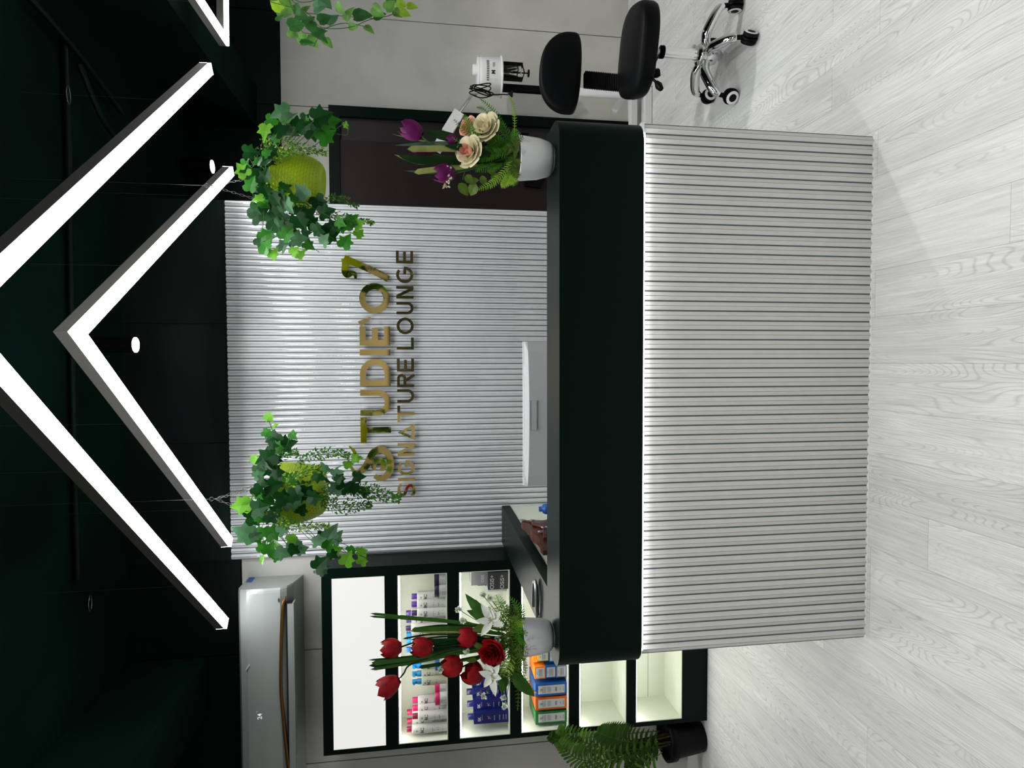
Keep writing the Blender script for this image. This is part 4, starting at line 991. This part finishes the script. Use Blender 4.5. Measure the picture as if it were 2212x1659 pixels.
rose(fr, A(1046, 272, D-.03), TOCAM+Vector((.2, 0, .5)), .042, cream_m, cream_m)
rose(fr, A(1010, 276, D+.03), TOCAM+Vector((-.1, 0, .9)), .032, peach_m, peach_m)
rose(fr, A(1042, 300, D+.02), TOCAM+Vector((0, 0, .5)), .032, peach_m, peach_m)
mb = MB()
def bl(mb, px, w0, m, dd=0., taper=1.3): blade(mb, [A(x, Y, D+dd) for x, Y in px], w0, m, taper=taper)
bl(mb, [(1090,345),(980,347),(900,345),(862,337)], .030, blade_m, .0); bl(mb, [(1080,340),(980,344),(905,350),(852,334)], .018, bladey_m, .012)
bl(mb, [(1060,330),(980,322),(920,322),(880,322)], .020, bladey_m, -.01, 3.5); bl(mb, [(1070,322),(985,312),(920,312),(853,314)], .016, bladeb, .01)
bl(mb, [(1060,318),(975,318),(915,305),(847,290)], .006, bladey_m, .01); bl(mb, [(1060,320),(1000,305),(950,292),(918,285)], .030, blade_m, .015)
bl(mb, [(1070,352),(985,362),(930,368),(895,373)], .018, bladey_m, .0, 4.); bl(mb, [(1070,352),(985,366),(930,372),(873,369)], .014, bladeb, .02); bl(mb, [(1060,335),(1010,322),(960,315)], .024, blade_m, -.02)
P(mb, 'blade_leaves', fr)
mb = MB()
for px, w_, m_ in (([(1105,315),(1085,270),(1062,235),(1036,212)], 9, fernA), ([(1110,300),(1112,260),(1108,225),(1097,205)], 7, fernB), ([(1100,320),(1050,300),(1010,285),(980,258)], 12, fernA), ([(1105,322),(1040,290),(1012,265),(1002,248)], 12, fernA),
                   ([(1100,325),(1040,330),(1010,318),(975,296)], 12, fernA), ([(1108,345),(1085,375),(1060,398),(1030,410)], 12, fernB), ([(1105,350),(1098,380),(1092,395),(1082,402)], 13, fernB), ([(1110,330),(1080,330),(1050,338),(1030,345)], 16, fernA), ([(1110,340),(1080,352),(1060,362),(1030,368)], 14, fernA),
                   ([(1108,318),(1080,305),(1060,300),(1036,292)], 16, fernA), ([(1112,308),(1090,280),(1070,262),(1050,250)], 14, fernA), ([(1110,355),(1110,372),(1108,388),(1100,398)], 12, fernB), ([(1112,320),(1090,318),(1070,320),(1048,322)], 17, fernA), ([(1100,330),(1070,345),(1040,352),(1028,372)], 12, fernA), ([(1108,310),(1090,295),(1050,240),(1030,232)], 8, fernA)):
    fern(mb, [A(x, Y, D-.02+.03*random.random()) for x, Y in px], w_, D, m_)
for k in range(12):
    a = 2*PI*k/12; c_ = bR_+Vector((0, 0, .108)); u_ = Vector((math.cos(a), math.sin(a), 0))
    fern(mb, [c_+u_*.01, c_+u_*.035+Vector((0, 0, .022)), c_+u_*.062+Vector((0, 0, .018)), c_+u_*.085+Vector((0, 0, random.uniform(-.004, .02)))], 15, D, random.choice((fernA, fernA, fernC)), n=14)
P(mb, 'fern_fronds', fr)
mb = MB()
for x, Y, s_ in ((1000,384,26), (985,402,32), (1022,402,34), (1005,398,24), (1050,362,26), (1060,378,24), (1035,385,24), (1080,335,26)): 
    leaf(mb, A(x+6, Y-6, D), Vector((-.3, -.1, -.3))+rv(.5), TOCAM+rv(.4), OVAL, s_*D/FPX, fernC, wide=1.2)
mb.tube(spline([A(1090, 350, D), A(1040, 362, D), A(1010, 362, D), A(1003, 375, D), A(1000, 388, D)], 5), .0016, stem_m, 5)
P(mb, 'round_leaves', fr)
mb = MB(); mb.tube(spline([A(1060, 355, D-.02), A(1010, 365, D-.02), A(975, 372, D-.02), A(965, 398, D-.02)], 6), .0012, stem_m, 5)
for i in range(26):
    x, Y = random.choice(((966, 396), (963, 401), (970, 388), (968, 378), (966, 362), (972, 366)))
    leaf(mb, A(x+random.uniform(-5, 5), Y+random.uniform(-4, 4), D-.022), rv(1), TOCAM+rv(.5), OVAL, .009, bud_m if i % 3 else peach_m, wide=1.2)
P(mb, 'bud_spray', fr)
# left arrangement: red tulips and white lilies
bL_ = Vector((-.895, 1.945, AZ1))
fl_ = empty('flower_arrangement', bL_, 'grey white pot of red tulips and white lilies at the left counter end', 'flower pot', 'potted artificial flowers on the counter')
pot(fl_, bL_, .046, .0615, .104, potg_m)
P(MB().lathe([(.004, AZ1+.092), (.054, AZ1+.094)], soil_m, 28, Matrix.Translation((bL_.x, bL_.y, 0)), cap=False), 'moss', fl_)
cen = A(1118, 1385, D)
for (x, Y), (tx, tY), (bx, bY), L_, W_, stem, op in (
    ((846, 1400), (825, 1402), (868, 1398), .062, .056, [(888, 1390), (930, 1378), (1000, 1375)], 0), ((912, 1398), (887, 1396), (935, 1398), .066, .058, [(950, 1398), (1000, 1392), (1060, 1388)], 0),
    ((842, 1480), (817, 1496), (864, 1466), .066, .052, [(872, 1455), (888, 1435), (960, 1410), (1030, 1395)], .5), ((976, 1438), (952, 1430), (1000, 1442), .066, .066, [(1020, 1430), (1060, 1410)], 0),
    ((1010, 1376), (988, 1378), (1034, 1374), .062, .060, [(1045, 1378), (1080, 1382)], .1), ((1024, 1456), (1006, 1445), (1042, 1470), .058, .062, [(1060, 1430), (1085, 1405)], .35)):
    tulip(fl_, A(x, Y, D), A(tx, tY, D)-A(bx, bY, D), L_, W_, red_m, [A(a, b, D) for a, b in stem]+[cen], op)
rose(fl_, A(1060, 1412, D-.035), TOCAM+Vector((-.1, 0, .35)), .039, red_m, red_m)
def lily(root, c, tips, m):
    mb = MB(); c = Vector(c)
    for tx in tips: t = Vector(tx)-c; petal(mb, c, t, TOCAM*1.0, t.length*1.05, .024, m, cup=.4, tipw=.05, bend=-.12)
    for k in range(5): mb.tube([c, c+TOCAM*.02+rv(.012)], .0008, bladey_m, 4)
    P(mb, 'lily', root)
lily(fl_, A(1062, 1340, D-.04), [A(x, Y, D-.05) for x, Y in ((1040, 1306), (1030, 1341), (1040, 1373), (1086, 1352), (1080, 1322), (1060, 1318))], lily_m)
lily(fl_, A(1062, 1458, D-.04), [A(x, Y, D-.05) for x, Y in ((1036, 1452), (1046, 1484), (1070, 1504), (1082, 1466), (1078, 1438), (1050, 1436))], lily_m)
for x, Y in ((990, 1316), (1043, 1286), (1000, 1340), (1075, 1382), (1007, 1408), (1046, 1504), (1091, 1525), (1088, 1506), (1058, 1292), (952, 1446)):
    mb = MB(); c_ = A(x, Y, D-.02)
    for k in range(16):
        q = rv(.0085); leaf(mb, c_, q+TOCAM*.004, TOCAM+rv(.6), OVAL, .013, lily_m if k % 2 else bud_m, wide=1.5)
    mb.tube(spline([c_, c_.lerp(cen, .3)+rv(.004), c_.lerp(cen, .75)], 5), .0011, stem_m, 4)
    P(mb, 'filler_flower', fl_)
mb = MB()
for px, w_, m_, dd in (([(1090,1360),(990,1343),(900,1334),(800,1325)], .008, bladeg_m, 0), ([(1090,1362),(990,1346),(900,1338),(798,1331)], .007, bladeg_m, .01), ([(1090,1370),(1000,1358),(940,1358),(890,1360)], .016, bladeg_m, .01),
    ([(1090,1392),(1000,1400),(900,1420),(802,1432)], .016, bladeg_m, .0), ([(1090,1396),(1000,1404),(900,1424),(797,1438)], .014, blade_m, .01), ([(1090,1400),(1000,1410),(900,1430),(800,1446)], .010, bladeg_m, .0), ([(1090,1392),(1000,1400),(900,1416),(795,1426)], .006, blade_m, -.01),
    ([(1090,1390),(1030,1392),(980,1396),(935,1402)], .030, blade_m, .01), ([(1090,1380),(1030,1384),(980,1384),(900,1388)], .022, blade_m, .02), ([(1090,1376),(1000,1372),(930,1370),(870,1380)], .006, blade_m, .02), ([(1080,1385),(1020,1400),(960,1408),(905,1412)], .018, bladeg_m, .02), ([(1080,1378),(1000,1366),(940,1366),(885,1362)], .007, bladey_m, .02),
    ([(1080,1410),(1000,1425),(950,1434),(905,1441)], .012, blade_m, .03), ([(1080,1350),(1000,1352),(950,1352),(900,1358)], .010, blade_m, .03)):
    bl(mb, px, w_, m_, dd, 12.)
P(mb, 'grass_blades', fl_)
mb = MB()
for x, Y, tx, tY, s_ in ((1052, 1326, 1005, 1292, 60), (1060, 1335, 1012, 1322, 52), (1060, 1350, 1020, 1362, 36), (1045, 1400, 1018, 1388, 36), (1080, 1440, 1050, 1482, 44), (1090, 1450, 1085, 1500, 40), (1045, 1330, 1028, 1300, 40), (1030, 1425, 1008, 1428, 30), (1110, 1450, 1150, 1512, 66), (1112, 1440, 1130, 1480, 40)):
    b0 = A(x, Y, D-.015); t0 = A(tx, tY, D-.02); leaf(mb, b0, t0-b0, TOCAM+rv(.3), OVAL, (t0-b0).length*1.05, bladeg_m if s_ > 38 else fernC, wide=.75)
P(mb, 'broad_leaves', fl_)
mb = MB()
for px, w_, m_, fi in (([(1115,1370),(1120,1335),(1118,1310),(1100,1290)], 12, fernA, 0), ([(1112,1360),(1090,1330),(1080,1305),(1072,1285)], 14, fernB, 1), ([(1110,1365),(1100,1340),(1092,1318),(1080,1300)], 13, fernA, 1), ([(1118,1380),(1125,1350),(1128,1325),(1126,1300)], 10, fernC, 0),
    ([(1115,1400),(1125,1440),(1140,1475),(1160,1498)], 8, fernB, 0), ([(1112,1405),(1118,1450),(1120,1495),(1118,1535)], 11, fernC, 0), ([(1110,1395),(1100,1430),(1090,1455),(1075,1480)], 16, fernB, 1), ([(1112,1400),(1108,1430),(1100,1460),(1085,1478)], 14, fernA, 1), ([(1110,1385),(1090,1390),(1075,1395),(1060,1400)], 18, fernC, 1),
    ([(1115,1375),(1100,1365),(1090,1358),(1072,1350)], 16, fernC, 1), ([(1115,1390),(1098,1400),(1085,1412),(1070,1425)], 18, fernA, 1), ([(1118,1405),(1128,1425),(1134,1440),(1136,1456)], 9, fernC, 0), ([(1110,1365),(1095,1350),(1070,1330),(1055,1310)], 12, fernB, 1), ([(1112,1400),(1095,1440),(1075,1470),(1022,1500)], 9, fernC, 1),
    ([(1115,1385),(1105,1372),(1098,1372),(1086,1378)], 18, fernC, 1), ([(1117,1350),(1110,1335),(1106,1322),(1100,1310)], 16, fernC, 1), ([(1117,1420),(1112,1435),(1108,1450),(1104,1468)], 16, fernC, 1)):
    fern(mb, [A(x, Y, D-.03+.05*random.random()) for x, Y in px], w_, D, m_, n=16, fine=bool(fi))
for k in range(14):
    a = 2*PI*k/14; c_ = bL_+Vector((0, 0, .098)); u_ = Vector((math.cos(a), math.sin(a), 0))
    fern(mb, [c_+u_*.01, c_+u_*.03+Vector((0, 0, .022)), c_+u_*.055+Vector((0, 0, .016)), c_+u_*.08+Vector((0, 0, random.uniform(-.006, .012)))], 15, D, random.choice((fernA, fernB, fernC)), n=12, fine=k % 2 == 0)
P(mb, 'fern_fronds', fl_)

# ------------------------------------------------------------------ palm in a black pot
pb = Vector((-2.045, 3.105, 0))
pp = empty('potted_palm', pb, 'small palm in a black pot on the floor left of the cabinet', 'potted plant')
P(MB().lathe([(.070, 0), (.078, .006), (.098, .165), (.100, .168), (.110, .170), (.112, .214), (.102, .214), (.098, .19), (.002, .188)], black_m, 36, Matrix.Translation(pb)), 'pot', pp)
mb = MB(); D = 3.06
for i in range(9):
    a = i*2.4; mb.tube(spline([pb+Vector((.03*math.cos(a), .03*math.sin(a), .18)), pb+Vector((.03*math.cos(a)-.015, .02*math.sin(a)-.01, .34)), pb+Vector((.05*math.cos(a)-.04, .03*math.sin(a)-.02, .52))], 5), .006, palmstem, 6)
P(mb, 'canes', pp)
def frond(pts, wpx, m, n=24, name='frond', nrm=None, droop=.35):
    mb = MB(); P3 = spline(pts, 8); L_ = len(P3); mb.tube(P3, .0025, palmB, 5); W_ = wpx*D/FPX
    for i in range(2, n+1):
        t = i/n; f_ = t*(L_-1); k = min(L_-2, int(f_)); p = P3[k].lerp(P3[k+1], f_-k); d = (P3[k+1]-P3[k]).normalized(); s_ = d.cross(nrm or TOCAM).normalized(); ww = W_*math.sin(PI*(.18+.74*t))**.7
        for sg in (-1, 1):
            dv = (s_*sg+d*.75).normalized(); blade(mb, [p, p+dv*ww*.5+Vector((0, 0, -.02*droop)), p+dv*ww+Vector((0, 0, -.12*droop*ww/.1))], .014, m, TOCAM+rv(.3))
    return P(mb, name, pp)
frond([at(x, Y, d) for x, Y, d in ((1440,1612,3.06),(1330,1620,3.02),(1260,1602,3.0),(1206,1577,2.98))], 38, palmB)
frond([at(x, Y, d) for x, Y, d in ((1430,1605,3.08),(1360,1602,3.03),(1320,1592,3.0),(1290,1582,2.98))], 46, palmA)
frond([at(x, Y, d) for x, Y, d in ((1420,1620,3.06),(1320,1640,3.0),(1250,1640,2.97),(1206,1605,2.95))], 44, palmB)
frond([at(x, Y, d) for x, Y, d in ((1430,1618,3.06),(1380,1640,3.0),(1360,1665,2.97),(1380,1690,2.95))], 34, palmA)
frond([at(x, Y, d) for x, Y, d in ((1430,1615,3.08),(1310,1650,3.08),(1250,1690,3.05),(1230,1750,3.0))], 44, palmA)
frond([at(x, Y, d) for x, Y, d in ((1440,1610,3.1),(1300,1625,3.06),(1215,1602,3.01),(1186,1590,3.0))], 28, palmA)
frond([at(x, Y, d) for x, Y, d in ((1430,1625,3.0),(1340,1700,2.95),(1300,1780,2.9),(1330,1860,2.85))], 44, palmB)

# ------------------------------------------------------------------ stool
C0 = Vector((1.475, 2.835, 0))
stl = empty('swivel_stool', C0, 'black padded swivel stool with curved backrest and chrome star base', 'stool')
SP = lambda mb, n: P(mb, n, stl)
def at0(v): return C0+Vector(v)
hub = MB(); TM = Matrix.Translation(C0)
hub.lathe([(.026, .085), (.040, .092), (.046, .120), (.044, .148), (.040, .160), (.048, .166), (.050, .172), (.046, .178), (.034, .186)], chrome_m, 28, TM); SP(hub, 'hub')
SP(MB().lathe([(.025, .186), (.025, .352)], chrome_m, 24, TM), 'column')
SP(MB().lathe([(.029, .350), (.029, .368), (.018, .370)], black_m, 24, TM).lathe([(.014, .368), (.014, .43)], steel_m, 16, TM), 'piston')
for k in range(5):
    a = math.radians(-23-72*k); u = Vector((math.cos(a), math.sin(a), 0)); tip = .208
    path = spline([at0(u*.025+Vector((0, 0, .135))), at0(u*.08+Vector((0, 0, .152))), at0(u*.14+Vector((0, 0, .135))), at0(u*.19+Vector((0, 0, .112))), at0(u*tip+Vector((0, 0, .088)))], 6)
    nn = len(path); leg = SP(MB().tube(path, .014, chrome_m, 12, rr=[.0195+.0060*math.sin(PI*i/(nn-1))-.004*i/(nn-1) for i in range(nn)]), 'leg')
    ca = a+random.uniform(-1.2, 1.2) if k else a-1.3; cu = Vector((math.cos(ca), math.sin(ca), 0)); cc = at0(u*.214)+Vector((0, 0, .0325))
    ax = Vector((-cu.y, cu.x, 0))
    Mw = Matrix.Translation(cc) @ ax.to_track_quat('Z', 'Y').to_matrix().to_4x4()
    w_ = MB()
    for sg in (-1, 1):
        z0_, z1_ = (.005, .025) if sg > 0 else (-.025, -.005)
        w_.lathe([(.024, z0_), (.0325, z0_+.004), (.0325, z1_-.004), (.024, z1_)], rubber_m, 24, Mw)
    for sg in (-1, 1): w_.lathe([(.0305, sg*.0250), (.0290, sg*.0270), (.0180, sg*.0270)], white_m, 24, Mw, cap=False).lathe([(.0180, sg*.0268), (.0005, sg*.0282)], rubber_m, 20, Mw, cap=False)
    cst = P(w_, 'caster', stl)
    hd = MB().tube([cc+Vector((0, 0, .022)), at0(u*tip+Vector((0, 0, .090)))], .011, black_m, 10)
    hd.lathe([(.0365, -.0045), (.0375, .0), (.0365, .0045)], black_m, 20, Mw)
    P(hd, 'caster_fork', stl)
def cushion(mb, cx, cy, cz, outline, th, tiltM, m, puff=.012):
    """outline: list of (u, v) in the pad plane; builds a padded slab with rounded rims"""
    n = len(outline); rings = [(.90, -th/2), (.975, -th*.42), (1., -th*.25), (1., th*.20), (.975, th*.40), (.90, th/2), (.6, th/2+puff*.7), (.25, th/2+puff)]
    vs = []
    for sc_, w_ in rings: vs += [tiltM @ Vector((u*sc_, v*sc_, w_)) for u, v in outline]
    vs.append(tiltM @ Vector((0, 0, th/2+puff)));
    fs = [(i*n+k, i*n+(k+1) % n, (i+1)*n+(k+1) % n, (i+1)*n+k) for i in range(len(rings)-1) for k in range(n)]
    fs += [((len(rings)-1)*n+k, (len(rings)-1)*n+(k+1) % n, len(vs)-1) for k in range(n)]
    mb.add(vs, fs, m, True); mb.add(vs[:n], [tuple(range(n-1, -1, -1))], m)
sup = lambda a, b, e, n=48: [(a*abs(math.cos(2*PI*k/n))**e*(1 if math.cos(2*PI*k/n) >= 0 else -1), b*abs(math.sin(2*PI*k/n))**e*(1 if math.sin(2*PI*k/n) >= 0 else -1)) for k in range(n)]
seatM = Matrix.Translation(at0((-.008, 0, .478))) @ Euler((math.radians(0), 0, math.radians(-18))).to_matrix().to_4x4()
mb = MB(); cushion(mb, 0, 0, 0, sup(.203, .180, .66), .082, seatM, leather_m, .012)
seat = SP(mb, 'seat')
SP(MB().box((-.10, -.08, .430), (.10, .08, .4425), black_m, Matrix.Translation(C0)), 'seat_plate')
# backrest: half moon pad, rounded top, almost flat lower edge, turned towards the seat
bc = at(1218, 158, 3.07)
by = Vector((0.04, -1, .10)).normalized(); bx = Vector((0, 0, 1)).cross(by).normalized(); bz = by.cross(bx)
out = []
for k in range(56):
    a = 2*PI*k/56; ca_, sa_ = math.cos(a), math.sin(a)
    out.append((.203*abs(ca_)**.82*(1 if ca_ >= 0 else -1), .142*abs(sa_)**1.02 if sa_ >= 0 else -.068*abs(sa_)**.42))
bM = Matrix((( -bx.x, bz.x, by.x, bc.x), (-bx.y, bz.y, by.y, bc.y), (-bx.z, bz.z, by.z, bc.z), (0, 0, 0, 1)))
bM = Matrix(((bx.x, bz.x, -by.x, bc.x), (bx.y, bz.y, -by.y, bc.y), (bx.z, bz.z, -by.z, bc.z), (0, 0, 0, 1)))
if bx.x < 0: bx = -bx
bM = Matrix(((bx.x, bz.x, by.x, bc.x), (bx.y, bz.y, by.y, bc.y), (bx.z, bz.z, by.z, bc.z), (0, 0, 0, 1)))
Rt = Matrix.Rotation(math.radians(-4), 4, 'Z')
mb = MB(); cushion(mb, 0, 0, 0, [(u, v-.018) for u, v in out], .060, bM @ Rt, leather_m, .012); SP(mb, 'backrest')
mb = MB(); pb0 = at(1262, 172, 3.10); pb1 = at(1345, 180, 3.06)
nr = 22
for i in range(nr):
    t0, t1 = i/nr, (i+1)/nr; c0 = pb0.lerp(pb1, t0); c1 = pb0.lerp(pb1, t1); cm = c0.lerp(c1, .5)
    for (c, s_), (c_, s2) in (((c0, .034), (cm, .039)), ((cm, .039), (c1, .034))):
        v0 = [c+Vector((dx*s_, dy*s_*.5, 0)) for dx, dy in ((-1, -1), (1, -1), (1, 1), (-1, 1))]; v1 = [c_+Vector((dx*s2, dy*s2*.5, 0)) for dx, dy in ((-1, -1), (1, -1), (1, 1), (-1, 1))]
        mb.add(v0+v1, [(k, k+4, (k+1) % 4+4, (k+1) % 4) for k in range(4)], rubber_m)
SP(mb, 'bellows_cover')
pbm = pb1+Vector((0, 0, -.02)); SP(MB().tube(spline([pbm, pbm+Vector((.0, -.01, -.08)), at0((-.03, .12, .402)), at0((-.01, .06, .402))], 5), .011, black_m, 8), 'back_bracket')
lv = [at(1405, 160, 2.74), at(1418, 178, 2.70), at(1428, 192, 2.67)]
SP(MB().tube(spline([at0((-.05, -.05, .40))]+lv[:2], 5), .006, black_m, 8).tube([lv[1], lv[1].lerp(lv[2], .5), lv[2]], .014, black_m, 10, rr=[.010, .017, .012]), 'height_lever')
kn = at(1417, 158, 2.86); SP(MB().lathe([(.012, -.02), (.021, -.015), (.021, .012), (.016, .018)], black_m, 8, Matrix.Translation(kn) @ Euler((.5, 1.2, 0)).to_matrix().to_4x4(), smooth=False).tube([kn, at0((-.04, 0, .405))], .006, black_m, 8), 'knob')

# ------------------------------------------------------------------ facial steamer on its stand
DS = 4.08
sb = at(1083, 165, DS)
stm = empty('facial_steamer', (sb.x, DS, 0), 'white facial steamer on a tall stand behind the stool', 'steamer')
TP = lambda mb, n: P(mb, n, stm)
zb_, zt_ = at(1080, 165, DS).z, at(1034, 165, DS).z; rw = (at(1060, 125, DS).x-at(1060, 205, DS).x)/2; cxs = at(1060, 165, DS).x
hd = MB(); Ms = Matrix.Translation((cxs, DS, 0))
hd.lathe([(rw*.96, zb_), (rw, zb_+.01), (rw*.97, zt_-.025), (rw*.96, zt_-.006), (rw*.90, zt_)], white_m, 40, Ms, sy=.75)
yf = lambda X, Z: DS-.75*math.sqrt(max(rw*rw-(X-cxs)**2, 1e-6))-.0012
for k in range(12):
    X = cxs-.062+.0112*k; zz = at(1051, 165, DS).z; hd.add([(X, yf(X, 0), zz-.008), (X+.005, yf(X+.005, 0), zz-.008), (X+.005, yf(X+.005, 0), zz+.008), (X, yf(X, 0), zz+.008)], [(0, 1, 2, 3)], slot_m)
put_text(hd, 'M', .032, cxs-.012, at(1066, 165, DS).z, ink, yf, .0016); put_text(hd, 'FOX', .020, cxs+.040, at(1066, 165, DS).z, ink, yf, .0002, squeeze=.8)
TP(hd, 'steam_head')
TP(MB().lathe([(rw*1.0, zb_-.012), (rw*1.10, zb_-.010), (rw*1.10, zb_-.001), (rw*.98, zb_)], white_m, 40, Ms, sy=.78), 'base_plate')
TP(MB().lathe([(rw*.92, zt_-.004), (rw*.97, zt_+.008), (rw*.90, zt_+.012)], white_m, 32, Ms, sy=.75).lathe([(.034, zt_+.012), (.034, zt_+.038), (.032, zt_+.040)], white_m, 24, Matrix.Translation((cxs+.035, DS, 0))), 'lid')
jr = MB(); Mj = Matrix.Translation((at(1110, 158, DS).x, DS-.01, 0)); zj = at(1124, 158, DS).z
jr.lathe([(.040, zj), (.043, zj+.004), (.043, zb_-.013), (.040, zb_-.013), (.040, zj+.006), (.002, zj+.005)], glass_m, 28, Mj, cap=False); TP(jr, 'water_jar')
fm = MB(); Xj = at(1110, 158, DS).x
for dx, r_ in ((-.044, .006), (.046, .010)): fm.box((Xj+dx-r_, DS-.035, zj-.012), (Xj+dx+r_, DS+.01, zb_-.013), black_m)
fm.tube([(Xj-.044, DS-.02, zj-.010), (Xj, DS-.02, zj-.024), (Xj+.046, DS-.02, zj-.010)], .004, black_m, 6).tube([(Xj-.04, DS-.045, zj+.03), (Xj, DS-.055, zj+.022), (Xj+.04, DS-.045, zj+.03)], .004, black_m, 6)
fm.lathe([(.004, zj-.05), (.004, zj-.004)], black_m, 10, Mj).lathe([(.022, zj-.058), (.024, zj-.054), (.022, zj-.048)], black_m, 20, Mj)
TP(fm, 'jar_clamp')
xp = at(1130, 190, DS).x
TP(MB().lathe([(.016, .44), (.016, zb_-.012)], steel_m, 20, Matrix.Translation((xp, DS+.02, 0))).box((xp-.021, DS+.0, .60), (xp+.021, DS+.035, zb_-.013), black_m), 'upper_pole')
TP(MB().lathe([(.028, .05), (.028, .44), (.020, .445)], white_m, 24, Matrix.Translation((xp+.004, DS+.02, 0))), 'lower_pole')
bs = MB()
bs.box((xp-.42, DS-.02, .038), (xp+.30, DS+.05, .075), white_m)
bs.box((xp-.42, DS-.20, .004), (xp+.02, DS-.16, .045), white_m); bs.box((xp-.02, DS-.16, .036), (xp+.04, DS-.02, .060), white_m); bs.box((xp-.42, DS-.16, .036), (xp-.36, DS-.02, .060), white_m)
bs.box((xp-.03, DS-.22, 0), (xp+.03, DS-.16, .036), white_m); bs.box((xp+.24, DS-.02, 0), (xp+.30, DS+.05, .038), white_m); bs.box((xp-.42, DS-.02, 0), (xp-.36, DS+.05, .038), white_m); bs.box((xp-.42, DS-.20, 0), (xp-.38, DS-.16, .004), white_m)
TP(bs, 'stand_base')
e0, e1 = at(1352, 212, DS+.12), at(1330, 246, DS+.12)
bq = MB(); dvec = (e1-e0).normalized(); side = Vector((dvec.z, 0, -dvec.x)); 
v_ = [e0-side*.0, e1-side*.0, e1+side*.040, e0+side*.040]; bq.add([(p.x, p.y-.015, p.z) for p in v_]+[(p.x, p.y+.015, p.z) for p in v_], [(0, 1, 2, 3), (7, 6, 5, 4), (0, 4, 5, 1), (1, 5, 6, 2), (2, 6, 7, 3), (3, 7, 4, 0)], white_m); TP(bq, 'brace')
# jointed steam arm
p0, p1, p2, p3 = at(1020, 203, DS), at(992, 243, DS-.02), at(968, 282, DS-.03), at(942, 325, DS-.05)
TP(MB().tube([p0+Vector((0, 0, -.03)), p0, p1, p1.lerp(p2, .3)], .010, chrome_m, 12), 'chrome_neck')
def barbox(a, b, w_, d_, m):
    dv = (b-a).normalized(); s_ = Vector((dv.z, 0, -dv.x)).normalized(); y_ = Vector((0, 1, 0)); mb = MB()
    q = [c+s_*sx*w_/2+y_*sy*d_/2 for c in (a, b) for sx, sy in ((-1, -1), (1, -1), (1, 1), (-1, 1))]
    return mb.add(q, [(0, 3, 2, 1), (4, 5, 6, 7), (0, 1, 5, 4), (1, 2, 6, 5), (2, 3, 7, 6), (3, 0, 4, 7)], m)
TP(barbox(p1.lerp(p2, .0), p2.lerp(p3, .12), .070, .035, white_m), 'arm_block'); TP(barbox(p2.lerp(p3, .2), p3, .064, .034, white_m), 'nozzle_arm')
cb = MB(); c_ = at(1040, 197, DS-.13)
for k in range(5):
    pts = []
    for i in range(22):
        a = 2*PI*i/22; pts.append(c_+Vector((.022*math.sin(a+k)+.010*k-.018, -.004*k+.004*math.sin(3*a), (.075-.006*k)*math.cos(a)+.010*math.sin(2*a+k))))
    cb.tube(pts, .0035, rubber_m, 6, closed=True)
cb.tube(spline([c_+Vector((-.02, 0, -.05)), at(1085, 204, DS-.13), at(1098, 205, DS-.13)], 5), .0035, rubber_m, 6)
pl = at(1103, 203, DS-.13)
cb.lathe([(.005, .018), (.007, .008), (.020, -.006), (.020, -.012)], rubber_m, 16, Matrix.Translation(pl))
cbo = TP(cb, 'power_cord')
MBp = MB().tube([pl+Vector((-.008, 0, -.012)), pl+Vector((-.008, 0, -.028))], .002, steel_m, 6).tube([pl+Vector((.008, 0, -.012)), pl+Vector((.008, 0, -.028))], .002, steel_m, 6)
TP(MBp, 'plug_pins')
